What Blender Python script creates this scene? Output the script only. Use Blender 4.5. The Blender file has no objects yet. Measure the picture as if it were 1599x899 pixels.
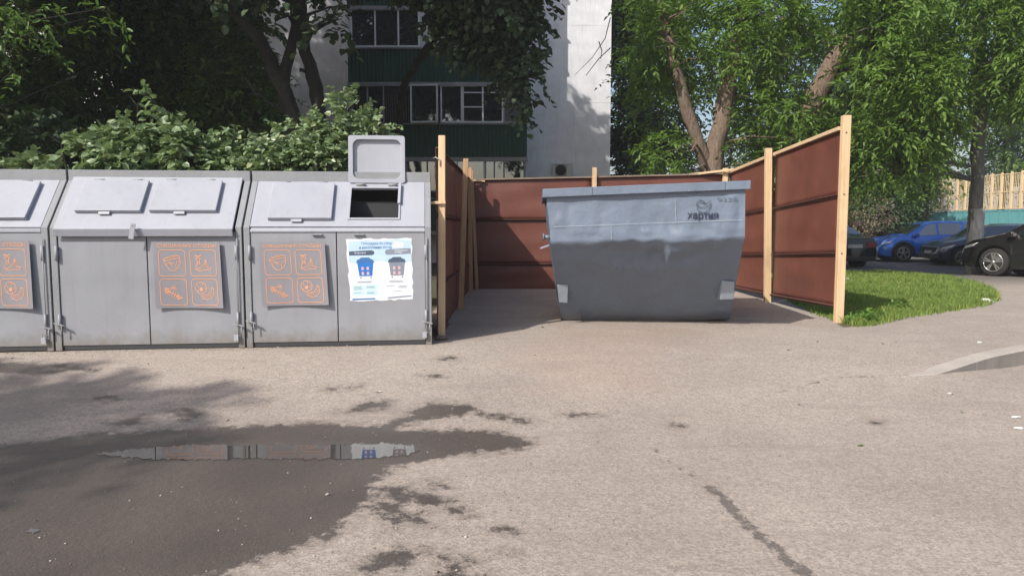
import bpy, math, random
import numpy as np
from mathutils import Vector, Matrix
from mathutils.geometry import tessellate_polygon

R = math.radians
scene = bpy.context.scene
COL = scene.collection
random.seed(4)

# ------------------------------------------------------------------ camera, world, sun, exposure
F_PX, CX, CY, CAM_H = 1155.0, 799.5, 449.5, 1.5
PITCH = math.atan((CY - 350.0) / F_PX)
cam_d = bpy.data.cameras.new('camera')
cam = bpy.data.objects.new('camera', cam_d); COL.objects.link(cam)
cam.location = (0, 0, CAM_H); cam.rotation_euler = (R(90) - PITCH, 0, 0)
cam_d.sensor_width = 36.0; cam_d.lens = 36.0 * F_PX / 1599.0
cam_d.clip_start = 0.05; cam_d.clip_end = 2000
scene.camera = cam

SUNV = Vector((-1.0, -1.09, 1.23)).normalized()
EL = math.asin(SUNV.z); AZ = math.atan2(SUNV.x, SUNV.y)
world = bpy.data.worlds.new('World'); scene.world = world; world.use_nodes = True
wn = world.node_tree; wn.nodes.clear()
wo = wn.nodes.new('ShaderNodeOutputWorld'); wb = wn.nodes.new('ShaderNodeBackground')
sk = wn.nodes.new('ShaderNodeTexSky'); sk.sky_type = 'NISHITA'; sk.sun_disc = False
sk.sun_elevation = EL; sk.sun_rotation = AZ % (2 * math.pi)
sk.dust_density = 3.0; sk.ozone_density = 1.0
wb.inputs['Strength'].default_value = 0.115
wn.links.new(sk.outputs[0], wb.inputs[0]); wn.links.new(wb.outputs[0], wo.inputs[0])
sd = bpy.data.lights.new('sun', 'SUN'); sd.energy = 3.9; sd.angle = R(0.55); sd.color = (1.0, 0.93, 0.84)
sun = bpy.data.objects.new('sun', sd); COL.objects.link(sun)
sun.location = (-20, -20, 30)
sun.rotation_euler = SUNV.to_track_quat('Z', 'Y').to_euler()
vs = scene.view_settings
vs.view_transform = 'Standard'; vs.look = 'None'; vs.gamma = 1.0; vs.exposure = 0.46
vs.use_curve_mapping = False

# ------------------------------------------------------------------ placing helpers: picture point -> point in the place
CP, SP = math.cos(PITCH), math.sin(PITCH)
def ray(u, v):
    a = (u - CX) / F_PX; b = -(v - CY) / F_PX
    return Vector((a, CP + b * SP, -SP + b * CP))
def at_y(u, v, y):
    d = ray(u, v); t = y / d.y
    return Vector((d.x * t, y, CAM_H + d.z * t))
def sst(a, b, x):
    t = np.clip((x - a) / (b - a), 0, 1); return t * t * (3 - 2 * t)
KERB = None
def ground_z0(x, y):
    x = np.asarray(x, float); y = np.asarray(y, float)
    z = 0.20 * sst(5.2, 7.9, y) - 0.16 * sst(15.5, 26, y)
    z = z + 0.006 * np.sin(x * 1.3 + 1) * np.sin(y * 0.9) * sst(5.4, 7, y)
    return z
def at_z(u, v, z=None):
    d = ray(u, v)
    zz = 0.0 if z is None else z
    p = None
    for _ in range(30):
        t = (CAM_H - zz) / max(-d.z, 1e-4)
        p = Vector((d.x * t, d.y * t, zz))
        if z is not None: break
        zz = zz * 0.5 + 0.5 * float(ground_z0(p.x, p.y))
    return p

# ------------------------------------------------------------------ materials
MATS = {}
def newmat(name):
    m = bpy.data.materials.new(name); m.use_nodes = True
    nt = m.node_tree; b = nt.nodes['Principled BSDF']; MATS[name] = m
    return m, nt, b
def N(nt, t, **k):
    n = nt.nodes.new(t)
    for a, v in k.items():
        if a.startswith('i_'): n.inputs[a[2:].replace('_', ' ')].default_value = v
        else: setattr(n, a, v)
    return n
def ramp(nt, src, stops):
    r = nt.nodes.new('ShaderNodeValToRGB'); e = r.color_ramp.elements
    while len(e) < len(stops): e.new(0.5)
    for i, (p, c) in enumerate(stops):
        e[i].position = p; e[i].color = (c[0], c[1], c[2], 1) if isinstance(c, (tuple, list)) else (c, c, c, 1)
    nt.links.new(src, r.inputs[0]); return r.outputs[0]
def mixc(nt, fac, a, b, mode='MIX'):
    m = nt.nodes.new('ShaderNodeMix'); m.data_type = 'RGBA'; m.blend_type = mode
    for sock, val in ((m.inputs[0], fac), (m.inputs[6], a), (m.inputs[7], b)):
        if isinstance(val, (int, float)): sock.default_value = val
        elif isinstance(val, (tuple, list)): sock.default_value = (*val[:3], 1)
        else: nt.links.new(val, sock)
    return m.outputs[2]
def mth(nt, op, a, b=None, clamp=False):
    m = nt.nodes.new('ShaderNodeMath'); m.operation = op; m.use_clamp = clamp
    for i, v in enumerate((a, b)):
        if v is None: continue
        if isinstance(v, (int, float)): m.inputs[i].default_value = v
        else: nt.links.new(v, m.inputs[i])
    return m.outputs[0]
def noise(nt, scale, detail=4, vec=None, rough=0.55, dist=0.0):
    n = nt.nodes.new('ShaderNodeTexNoise'); n.inputs['Scale'].default_value = scale
    n.inputs['Detail'].default_value = detail; n.inputs['Roughness'].default_value = rough
    n.inputs['Distortion'].default_value = dist
    if vec is not None: nt.links.new(vec, n.inputs['Vector'])
    return n.outputs[0]
def coords(nt, scale=(1, 1, 1), kind='Object'):
    tc = nt.nodes.new('ShaderNodeTexCoord'); mp = nt.nodes.new('ShaderNodeMapping')
    mp.inputs['Scale'].default_value = scale
    nt.links.new(tc.outputs[kind], mp.inputs[0]); return mp.outputs[0]
def bump(nt, b, h, strength=0.3, dist=0.01):
    n = nt.nodes.new('ShaderNodeBump'); n.inputs['Strength'].default_value = strength
    n.inputs['Distance'].default_value = dist
    nt.links.new(h, n.inputs['Height']); nt.links.new(n.outputs[0], b.inputs['Normal'])

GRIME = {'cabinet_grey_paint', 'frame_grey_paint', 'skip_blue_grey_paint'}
def painted(name, c, rough=0.5, vary=0.18, rust=0.0, bumps=0.25, bscale=9, fine=True, metallic=0.0, streak=0.5, dirt=(0.12, 0.10, 0.08), bdist=0.006):
    """worn painted surface: cloudy tone, vertical streaks, small chips"""
    m, nt, b = newmat(name)
    v = coords(nt)
    n1 = noise(nt, 2.2, 5, v)
    col = mixc(nt, ramp(nt, n1, [(0.3, 0), (0.75, 1)]), tuple(x * (1 - vary) for x in c), tuple(min(1, x * (1 + vary)) for x in c))
    vs_ = coords(nt, (14, 14, 0.7)); n2 = noise(nt, 1.2, 4, vs_)
    col = mixc(nt, mth(nt, 'MULTIPLY', ramp(nt, n2, [(0.5, 0), (0.8, 1)]), streak * 0.5), col, dirt)
    n3 = noise(nt, 26, 6, v, 0.7)
    col = mixc(nt, mth(nt, 'MULTIPLY', ramp(nt, n3, [(0.62, 0), (0.68, 1)]), 0.18 + 0.6 * rust), col, (0.13, 0.075, 0.05) if rust else tuple(min(1, x * 1.35 + .02) for x in c))
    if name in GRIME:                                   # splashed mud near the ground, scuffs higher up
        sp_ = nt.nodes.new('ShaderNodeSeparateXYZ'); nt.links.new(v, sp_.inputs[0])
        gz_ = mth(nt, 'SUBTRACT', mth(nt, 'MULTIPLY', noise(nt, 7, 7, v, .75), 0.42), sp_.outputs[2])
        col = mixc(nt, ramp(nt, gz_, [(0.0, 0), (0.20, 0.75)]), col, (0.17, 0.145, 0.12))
        sc_ = noise(nt, 1.6, 8, coords(nt, (3, 3, 12)), .8, 1.5); col = mixc(nt, ramp(nt, sc_, [(0.66, 0), (0.70, 0.35)]), col, (0.42, 0.43, 0.45))
        rs_ = noise(nt, 3.3, 9, coords(nt, (6, 6, 2)), .75); col = mixc(nt, ramp(nt, rs_, [(0.69, 0), (0.73, 0.55)]), col, (0.14, 0.085, 0.055))
    nt.links.new(col, b.inputs['Base Color'])
    rr = ramp(nt, n1, [(0.2, rough - 0.1), (0.8, min(1, rough + 0.12))]); nt.links.new(rr, b.inputs['Roughness'])
    b.inputs['Metallic'].default_value = metallic
    nb = noise(nt, bscale, 3, v); nf = noise(nt, 130, 2, v)
    h = mth(nt, 'ADD', nb, mth(nt, 'MULTIPLY', nf, 0.06 if fine else 0.0))
    bump(nt, b, h, bumps, bdist)
    return m
def plain(name, c, rough=0.5, metallic=0.0, spec=0.5):
    m, nt, b = newmat(name)
    v = coords(nt); n1 = noise(nt, 8, 4, v)
    col = mixc(nt, n1, tuple(x * 0.85 for x in c), tuple(min(1, x * 1.12) for x in c))
    nt.links.new(col, b.inputs['Base Color'])
    b.inputs['Roughness'].default_value = rough; b.inputs['Metallic'].default_value = metallic
    b.inputs['Specular IOR Level'].default_value = spec
    return m
def woodmat(name, c1, c2, axis='z', sc=6):
    m, nt, b = newmat(name)
    s = {'z': (sc * 4, sc * 4, 1.2), 'x': (1.2, sc * 4, sc * 4), 'y': (sc * 4, 1.2, sc * 4)}[axis]
    v = coords(nt, s); n1 = noise(nt, 1.0, 6, v, 0.65, 1.2); n2 = noise(nt, 3.0, 3, coords(nt))
    col = mixc(nt, ramp(nt, n1, [(0.3, 0), (0.72, 1)]), c2, c1)
    col = mixc(nt, mth(nt, 'MULTIPLY', ramp(nt, n2, [(0.5, 0), (0.8, 1)]), 0.45), col, tuple(x * .55 for x in c2))
    nt.links.new(col, b.inputs['Base Color']); b.inputs['Roughness'].default_value = 0.8
    bump(nt, b, n1, 0.35, 0.004); return m
def barkmat(name, c1, c2, sc=1.0):
    m, nt, b = newmat(name)
    v = coords(nt, (9 * sc, 9 * sc, 1.8 * sc)); n1 = noise(nt, 1.6, 8, v, 0.7, 0.8); n2 = noise(nt, 1.3, 3, coords(nt))
    col = mixc(nt, ramp(nt, n1, [(0.35, 0), (0.65, 1)]), c2, c1)
    col = mixc(nt, ramp(nt, n2, [(0.5, 0), (0.75, .5)]), col, (0.07, 0.08, 0.05))
    nt.links.new(col, b.inputs['Base Color']); b.inputs['Roughness'].default_value = 0.92
    bump(nt, b, n1, 0.9, 0.03); return m
def leafmat(name, c1, c2, trans=0.35, rough=0.45, spec=0.35):
    m, nt, b = newmat(name)
    at = N(nt, 'ShaderNodeAttribute', attribute_name='leaf_tone')
    v = coords(nt); n1 = noise(nt, 0.7, 3, v)
    f = mth(nt, 'ADD', mth(nt, 'MULTIPLY', at.outputs['Fac'], 0.75), mth(nt, 'MULTIPLY', n1, 0.35), True)
    col = mixc(nt, f, c1, c2)
    yel = ramp(nt, at.outputs['Fac'], [(0.93, 0), (0.97, 0.6)])
    col = mixc(nt, yel, col, (c2[0] * 1.5 + .02, c2[1] * 1.15, c2[2]))
    nt.links.new(col, b.inputs['Base Color'])
    b.inputs['Roughness'].default_value = rough; b.inputs['Specular IOR Level'].default_value = spec
    t = nt.nodes.new('ShaderNodeBsdfTranslucent')
    nt.links.new(mixc(nt, 0.5, col, (c2[0] * 1.3, c2[1] * 1.5, c2[2] * .5)), t.inputs[0])
    mx = nt.nodes.new('ShaderNodeMixShader'); mx.inputs[0].default_value = trans
    out = nt.nodes['Material Output']
    nt.links.new(b.outputs[0], mx.inputs[1]); nt.links.new(t.outputs[0], mx.inputs[2]); nt.links.new(mx.outputs[0], out.inputs[0])
    return m
def glassmat(name, c=(0.03, 0.035, 0.04), rough=0.04, wob=0.0):
    m, nt, b = newmat(name)
    v = coords(nt); n1 = noise(nt, 1.5, 2, v)
    nt.links.new(mixc(nt, n1, tuple(x * .6 for x in c), c), b.inputs['Base Color'])
    b.inputs['Roughness'].default_value = rough; b.inputs['Specular IOR Level'].default_value = 0.8; b.inputs['IOR'].default_value = 2.3
    if wob: bump(nt, b, n1, wob, 0.02)
    return m
def carpaint(name, c, rough=0.25):
    m, nt, b = newmat(name)
    v = coords(nt); n1 = noise(nt, 3, 4, v)
    nt.links.new(mixc(nt, mth(nt, 'MULTIPLY', n1, 0.035), c, (0.25, 0.23, 0.2)), b.inputs['Base Color'])
    b.inputs['Roughness'].default_value = rough; b.inputs['Metallic'].default_value = 0.25
    b.inputs['Coat Weight'].default_value = 0.8; b.inputs['Coat Roughness'].default_value = 0.06
    return m

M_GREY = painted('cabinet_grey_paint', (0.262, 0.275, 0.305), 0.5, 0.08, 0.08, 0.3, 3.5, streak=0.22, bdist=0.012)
M_LID = painted('lid_light_paint', (0.345, 0.362, 0.415), 0.45, 0.06, 0.12, 0.22, 6, streak=0.2)
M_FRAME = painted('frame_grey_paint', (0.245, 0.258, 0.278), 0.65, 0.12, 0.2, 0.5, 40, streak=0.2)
M_SIGN = painted('sign_plate_grey', (0.238, 0.232, 0.258), 0.42, 0.06, 0, 0.1, 3, True, 0, 0.2)
M_ORANGE = plain('sign_orange_ink', (0.68, 0.32, 0.17), 0.6)
M_DARK = plain('dark_interior', (0.045, 0.047, 0.052), 0.9)
M_STEEL = painted('bare_grey_steel', (0.30, 0.30, 0.31), 0.5, 0.2, 0.4, 0.3, 20)
M_RUST = painted('rusty_steel', (0.20, 0.15, 0.12), 0.8, 0.3, 0.6, 0.4, 20)
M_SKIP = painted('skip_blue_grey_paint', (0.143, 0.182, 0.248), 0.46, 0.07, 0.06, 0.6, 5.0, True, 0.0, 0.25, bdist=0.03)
M_SKIPL = painted('skip_plate_paint', (0.27, 0.31, 0.37), 0.45, 0.1, 0.2, 0.4, 9)
M_INK = plain('dark_blue_ink', (0.02, 0.03, 0.06), 0.6)
M_INKF = plain('faded_blue_ink', (0.11, 0.14, 0.20), 0.6)
M_WIRE = plain('light_weld_seam', (0.36, 0.41, 0.48), 0.5)
M_BROWN = painted('red_brown_sheet', (0.142, 0.050, 0.036), 0.45, 0.16, 0.06, 0.35, 2.4, True, 0, 0.25, (0.10, 0.06, 0.05), bdist=0.03)
M_BROWNR = painted('red_brown_rail', (0.16, 0.075, 0.06), 0.55, 0.15, 0.3, 0.3, 12)
M_WOOD = woodmat('raw_pine', (0.66, 0.50, 0.32), (0.54, 0.37, 0.21))
M_WOODX = woodmat('raw_pine_cross', (0.64, 0.49, 0.32), (0.52, 0.36, 0.21), 'y')
M_WOODD = woodmat('weathered_pine', (0.50, 0.33, 0.19), (0.33, 0.20, 0.11))
M_WHITE = painted('facade_white_paint', (0.64, 0.65, 0.68), 0.8, 0.13, 0.0, 0.4, 3.5, True, 0, 0.7, (0.34, 0.33, 0.32))
M_GREEN = painted('balcony_green_sheet', (0.012, 0.060, 0.040), 0.55, 0.12, 0, 0.2, 6, True, 0, 0.3, (0.02, 0.05, 0.04))
M_PVC = plain('white_window_frame', (0.80, 0.81, 0.82), 0.45)
M_OLDFR = plain('grey_window_frame', (0.30, 0.30, 0.31), 0.6)
M_GLASS = glassmat('window_glass', (0.04, 0.045, 0.05), 0.03, 0.15)
M_GLASSC = glassmat('curtained_glass', (0.20, 0.21, 0.22), 0.05, 0.15)
M_BROWNWIN = plain('dark_brown_shutter', (0.030, 0.022, 0.024), 0.6)
M_AC = plain('conditioner_housing', (0.48, 0.48, 0.46), 0.5)
M_BARK = barkmat('pale_brown_bark', (0.25, 0.185, 0.140), (0.075, 0.052, 0.040), 1.6)
M_BARKD = barkmat('dark_bark', (0.034, 0.031, 0.028), (0.014, 0.013, 0.012))
M_LIME = barkmat('whitewashed_bark', (0.52, 0.52, 0.52), (0.26, 0.25, 0.25))
M_LEAF1 = leafmat('box_elder_leaf', (0.062, 0.125, 0.028), (0.190, 0.300, 0.066), 0.42)
M_LEAF2 = leafmat('lilac_leaf', (0.115, 0.180, 0.085), (0.260, 0.340, 0.190), 0.22, 0.36, 0.5)
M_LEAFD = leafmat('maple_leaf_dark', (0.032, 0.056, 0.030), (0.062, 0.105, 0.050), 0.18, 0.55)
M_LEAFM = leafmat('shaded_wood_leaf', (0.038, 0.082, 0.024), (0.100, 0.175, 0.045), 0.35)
M_BARKG = barkmat('grey_bark', (0.20, 0.19, 0.18), (0.09, 0.085, 0.08))
M_KFACE = painted('kerb_face_shade', (0.27, 0.247, 0.228), 0.9, 0.2, 0, 0.5, 50, True, 0, 0.4)  # darkened concrete, stands in for shade on the kerb's front face
M_LEAFB = leafmat('far_leaf', (0.06, 0.12, 0.032), (0.14, 0.235, 0.06), 0.35)
M_LEAFY = leafmat('fresh_leaf', (0.07, 0.15, 0.03), (0.16, 0.28, 0.05), 0.35)
M_GRASS = leafmat('grass_blade', (0.11, 0.175, 0.038), (0.29, 0.38, 0.11), 0.4, 0.6, 0.2)
M_CONC = painted('kerb_concrete', (0.40, 0.365, 0.33), 0.9, 0.12, 0, 0.5, 60, True, 0, 0.3)
M_PAPER = plain('white_litter', (0.78, 0.78, 0.77), 0.7)
M_POSTER = plain('poster_white_paper', (0.70, 0.74, 0.79), 0.55)
M_PBLUE = plain('poster_pale_blue', (0.47, 0.63, 0.80), 0.55)
M_PB2 = plain('poster_bin_blue', (0.02, 0.17, 0.55), 0.5)
M_PGREY = plain('poster_bin_grey', (0.22, 0.25, 0.32), 0.5)
M_PDK = plain('poster_dark_blue', (0.07, 0.10, 0.16), 0.5)
M_PTXT = plain('poster_text_blue', (0.05, 0.15, 0.38), 0.5)
M_PCY = plain('poster_cyan', (0.50, 0.72, 0.82), 0.5)
M_PPINK = plain('poster_pink', (0.70, 0.42, 0.42), 0.5)
M_BLUECAR = carpaint('blue_car_paint', (0.008, 0.125, 0.56))
M_NAVY = carpaint('navy_car_paint', (0.012, 0.022, 0.065))
M_BLACKCAR = carpaint('black_car_paint', (0.008, 0.008, 0.010))
M_CARGLASS = glassmat('car_glass', (0.02, 0.024, 0.03), 0.03)
M_TYRE = plain('tyre_rubber', (0.018, 0.018, 0.018), 0.9)
M_RIM = plain('alloy_rim', (0.45, 0.45, 0.46), 0.3, 0.8)
M_PLAST = plain('black_plastic', (0.02, 0.02, 0.02), 0.6)
M_HEAD = plain('headlight_lens', (0.55, 0.58, 0.60), 0.08)
M_TAIL = plain('taillight_lens', (0.22, 0.012, 0.012), 0.15)
M_PLATE = plain('number_plate', (0.55, 0.55, 0.55), 0.5)
M_YEL = plain('yellow_fence_paint', (0.66, 0.52, 0.32), 0.55)
M_TEAL = plain('teal_fence_paint', (0.11, 0.32, 0.34), 0.55)
M_GPOLE = plain('grey_pole_paint', (0.3, 0.31, 0.3), 0.5)

# ------------------------------------------------------------------ mesh builder
class MB:
    def __init__(s): s.v = []; s.f = []; s.mi = []; s.mats = []; s.M = Matrix.Identity(4); s.smooth = []
    def slot(s, m):
        if m not in s.mats: s.mats.append(m)
        return s.mats.index(m)
    def add(s, vs_, fs, m, smooth=False):
        o = len(s.v); k = s.slot(m)
        s.v += [tuple(s.M @ Vector(p)) for p in vs_]
        for f in fs: s.f.append(tuple(o + i for i in f)); s.mi.append(k); s.smooth.append(smooth)
    def box(s, a, b, m):
        x0, y0, z0 = a; x1, y1, z1 = b
        if x0 > x1: x0, x1 = x1, x0
        if y0 > y1: y0, y1 = y1, y0
        if z0 > z1: z0, z1 = z1, z0
        s.add([(x0, y0, z0), (x1, y0, z0), (x1, y1, z0), (x0, y1, z0), (x0, y0, z1), (x1, y0, z1), (x1, y1, z1), (x0, y1, z1)],
              [(0, 3, 2, 1), (4, 5, 6, 7), (0, 1, 5, 4), (1, 2, 6, 5), (2, 3, 7, 6), (3, 0, 4, 7)], m)
    def hexa(s, p, m):  # 8 corners in box order
        s.add(p, [(0, 3, 2, 1), (4, 5, 6, 7), (0, 1, 5, 4), (1, 2, 6, 5), (2, 3, 7, 6), (3, 0, 4, 7)], m)
    def beam(s, p0, p1, w, d, m, up=(0, 0, 1)):
        p0, p1 = Vector(p0), Vector(p1); a = (p1 - p0).normalized(); u = Vector(up)
        if abs(a.dot(u)) > 0.95: u = Vector((0, 1, 0))
        sx = a.cross(u).normalized() * w / 2; sy = a.cross(sx).normalized() * d / 2
        c = [p0 - sx - sy, p0 + sx - sy, p0 + sx + sy, p0 - sx + sy]
        s.add([*c, *[q + (p1 - p0) for q in c]], [(0, 3, 2, 1), (4, 5, 6, 7), (0, 1, 5, 4), (1, 2, 6, 5), (2, 3, 7, 6), (3, 0, 4, 7)], m)
    def tube(s, pts, rads, m, n=8, jit=0.0, rnd=None, cap=True):
        pts = [Vector(p) for p in pts]; vs_ = []; fs = []
        prev = None
        for i, p in enumerate(pts):
            a = (pts[min(i + 1, len(pts) - 1)] - pts[max(i - 1, 0)]).normalized()
            if prev is None:
                u = a.cross(Vector((0, 1, 0.1))).normalized()
            else:
                u = (prev - a * prev.dot(a)).normalized()
            prev = u; w = a.cross(u)
            for k in range(n):
                t = 2 * math.pi * k / n; r = rads[i] * (1 + (rnd.uniform(-jit, jit) if rnd else 0))
                vs_.append(p + u * math.cos(t) * r + w * math.sin(t) * r)
        for i in range(len(pts) - 1):
            for k in range(n):
                a = i * n + k; b = i * n + (k + 1) % n
                fs.append((a, b, b + n, a + n))
        if cap:
            fs.append(tuple(range(n))[::-1]); fs.append(tuple(range((len(pts) - 1) * n, len(pts) * n)))
        s.add(vs_, fs, m, True)
    def poly(s, pts3, m):  # planar polygon, triangulated
        tr = tessellate_polygon([[Vector(p) for p in pts3]])
        n = None
        s.add(pts3, [tuple(t) for t in tr], m)
    def extrude(s, pts3, off, m):
        off = Vector(off); P = [Vector(p) for p in pts3]; n = len(P)
        tr = tessellate_polygon([P])
        nrm = Vector((0, 0, 0))
        for i in range(n): nrm += P[i].cross(P[(i + 1) % n])
        fs = []
        for t in tr:
            a, b, c = (P[i] for i in t)
            flip = (b - a).cross(c - a).dot(nrm) < 0
            t = tuple(t) if not flip else tuple(t)[::-1]
            fs.append(t[::-1]); fs.append(tuple(i + n for i in t))
        for i in range(n): j = (i + 1) % n; fs.append((i, j, j + n, i + n))
        if nrm.dot(off) < 0: fs = [f[::-1] for f in fs]
        s.add([*P, *[p + off for p in P]], fs, m)
    def ribbon(s, pts2, w, m, frame, closed=False, lift=0.002):
        """thin printed line on a plane: frame(a, b, lift) -> point"""
        P = [Vector(p) for p in pts2]
        if closed: P = P + [P[0]]
        for i in range(len(P) - 1):
            d = P[i + 1] - P[i]
            if d.length < 1e-6: continue
            d.normalize(); n = Vector((-d.y, d.x)) * w / 2; e = d * w * 0.35
            q = [P[i] - e - n, P[i + 1] + e - n, P[i + 1] + e + n, P[i] - e + n]
            L = lift + 0.00004 * (i % 7)
            s.add([frame(a.x, a.y, L) for a in q], [(0, 1, 2, 3)], m)
    def build(s, name, parent=None, bevel=0.0, seg=2):
        me = bpy.data.meshes.new(name); me.from_pydata(s.v, [], s.f)
        for m in s.mats: me.materials.append(m)
        me.polygons.foreach_set('material_index', s.mi); me.polygons.foreach_set('use_smooth', s.smooth)
        me.update()
        o = bpy.data.objects.new(name, me); COL.objects.link(o)
        if parent: o.parent = parent
        if bevel:
            b = o.modifiers.new('bevel', 'BEVEL'); b.width = bevel; b.segments = seg; b.limit_method = 'ANGLE'; b.angle_limit = R(35)
        return o
def tag(o, label=None, cat=None, group=None, kind=None):
    if label: o['label'] = label
    if cat: o['category'] = cat
    if group: o['group'] = group
    if kind: o['kind'] = kind
    return o
def empty(name, loc=(0, 0, 0), rz=0.0, label=None, cat=None, group=None):
    o = bpy.data.objects.new(name, None); COL.objects.link(o); o.location = loc; o.rotation_euler = (0, 0, rz)
    o.empty_display_size = 0.2
    return tag(o, label, cat, group)
def text_into(mb, txt, frame, x0, y0, width, height, m, lift=0.003, bold=0.0, align='CENTER'):
    """lettering fitted to width x height, centred on x0,y0 of the plane"""
    cu = bpy.data.curves.new('lettering', 'FONT'); cu.body = txt; cu.size = 1.0; cu.offset = bold
    cu.resolution_u = 3
    o = bpy.data.objects.new('lettering', cu); COL.objects.link(o)
    bpy.context.view_layer.update()
    me = o.to_mesh()
    vv = [v.co.copy() for v in me.vertices]; ff = [tuple(p.vertices) for p in me.polygons]
    o.to_mesh_clear(); bpy.data.objects.remove(o); bpy.data.curves.remove(cu)
    if not vv: return
    ax, bx = min(v.x for v in vv), max(v.x for v in vv); ay, by = min(v.y for v in vv), max(v.y for v in vv)
    sx = width / (bx - ax); sy = height / (by - ay)
    mb.add([frame(x0 + (v.x - (ax + bx) / 2) * sx, y0 + (v.y - (ay + by) / 2) * sy, lift) for v in vv], ff, m)

def mesh_np(name, V, F, mat, attrs=None, parent=None, smooth=False):
    """V (n,3), F (m,k) equal-sized faces"""
    me = bpy.data.meshes.new(name); n, k = F.shape
    me.vertices.add(len(V)); me.vertices.foreach_set('co', V.astype(np.float32).ravel())
    me.loops.add(n * k); me.loops.foreach_set('vertex_index', F.astype(np.int32).ravel())
    me.polygons.add(n); me.polygons.foreach_set('loop_start', np.arange(0, n * k, k, dtype=np.int32))
    if smooth: me.polygons.foreach_set('use_smooth', np.ones(n, bool))
    me.materials.append(mat)
    for nm, (dom, arr) in (attrs or {}).items():
        a = me.attributes.new(nm, 'FLOAT', dom); a.data.foreach_set('value', arr.astype(np.float32).ravel())
    me.update(calc_edges=True)
    o = bpy.data.objects.new(name, me); COL.objects.link(o)
    if parent: o.parent = parent
    return o

# ------------------------------------------------------------------ GROUND (one sheet)
def sdf(P, poly):
    poly = np.array(poly, float); d = np.full(len(P), 1e9); inside = np.zeros(len(P), bool)
    for i in range(len(poly)):
        a = poly[i]; b = poly[(i + 1) % len(poly)]
        ab = b - a; t = np.clip(((P - a) @ ab) / max(ab @ ab, 1e-9), 0, 1)
        q = a + t[:, None] * ab; d = np.minimum(d, np.hypot(*(P - q).T))
        c = ((a[1] > P[:, 1]) != (b[1] > P[:, 1]))
        xx = (b[0] - a[0]) * (P[:, 1] - a[1]) / (b[1] - a[1] + 1e-12) + a[0]
        inside ^= c & (P[:, 0] < xx)
    return np.where(inside, d, -d)
def linedist(P, pl):
    d = np.full(len(P), 1e9); pl = np.array(pl, float)
    for i in range(len(pl) - 1):
        a = pl[i]; b = pl[i + 1]; ab = b - a
        t = np.clip(((P - a) @ ab) / max(ab @ ab, 1e-9), 0, 1); d = np.minimum(d, np.hypot(*(P - a - t[:, None] * ab).T))
    return d
def gpoly(px): return [tuple(at_z(u, v).xy) for u, v in px]
def gell(u, v, a, b, rot=0, n=12):
    c, s_ = math.cos(R(rot)), math.sin(R(rot)); out = []
    for k in range(n):
        t = 2 * math.pi * k / n; p = a * math.cos(t); q = b * math.sin(t)
        out.append((u + p * c - q * s_, v + p * s_ + q * c))
    return gpoly(out)
wet_polys = [gpoly([(-400, 690), (-150, 690), (0, 694), (60, 690), (110, 680), (200, 673), (330, 668), (430, 662), (500, 660), (560, 664), (640, 672), (720, 672), (780, 674), (822, 684), (832, 690),
                    (810, 700), (760, 706), (690, 712), (640, 722), (600, 738), (580, 755), (592, 770), (560, 795), (545, 815), (520, 838), (480, 848), (440, 862), (370, 888), (310, 915), (200, 990), (-400, 1000)]),
             gell(618, 770, 22, 11, 20), gell(662, 779, 46, 9, 5), gell(610, 795, 25, 11, 30), gell(640, 812, 30, 7, 5), gell(614, 808, 18, 8, 60), gell(625, 865, 26, 13, -20), gell(590, 885, 38, 7, -10),
             gell(712, 878, 22, 12, 0), gell(718, 898, 30, 9, 0), gell(722, 800, 8, 3, 35), gell(708, 796, 6, 2, 20), gell(784, 828, 7, 4, 10), gell(675, 757, 12, 4, 15), gell(790, 862, 5, 2, 30),
             gell(690, 641, 55, 11, -5), gell(790, 652, 45, 4, 8), gell(640, 655, 60, 8, -15), gell(905, 647, 28, 3, 0), gell(575, 636, 35, 5, -12),
             gell(540, 606, 30, 3, -8), gell(285, 640, 15, 4), gell(292, 648, 24, 4, -5), gell(205, 658, 20, 5, -10), gell(170, 622, 25, 3), gell(25, 575, 60, 9, 4), gell(120, 575, 40, 4, 6),
             gell(1062, 664, 12, 3), gell(1362, 660, 8, 2), gell(700, 560, 7, 2.5), gell(676, 586, 9, 2.5)]
damp_shade_polys = [gpoly([(-300, 560), (20, 556), (130, 566), (240, 590), (250, 615), (130, 640), (60, 672), (-300, 690)]), gell(200, 608, 120, 12, -12), gell(620, 640, 130, 20, -3), gell(880, 512, 26, 9, -18)]  # left outlines paint soft tree shade into the ground, the others damp spots
rust_polys = [gpoly([(868, 506), (1140, 498), (1120, 545), (1060, 620), (900, 640), (780, 600), (760, 560)])]
crack_lines = [([(1108, 760), (1128, 778), (1140, 792), (1162, 812), (1172, 826), (1205, 848), (1222, 868), (1240, 880), (1262, 899), (1290, 930)], 0.034),
               ([(1020, 700), (1060, 730), (1108, 760)], 0.008), ([(1180, 622), (1300, 590), (1425, 585)], 0.008)]
grass_px = [(1314, 512), (1360, 508), (1400, 497), (1470, 487), (1530, 478), (1552, 468), (1548, 456), (1522, 443), (1440, 430), (1380, 426), (1310, 424), (1240, 424), (1180, 440), (1290, 496)]
GRASS = gpoly(grass_px)
kerb_px = [(1425, 588), (1460, 584), (1500, 573), (1550, 559), (1599, 549), (1700, 534), (1850, 519)]
KERBL = [at_z(u, v) for u, v in kerb_px]

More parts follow.
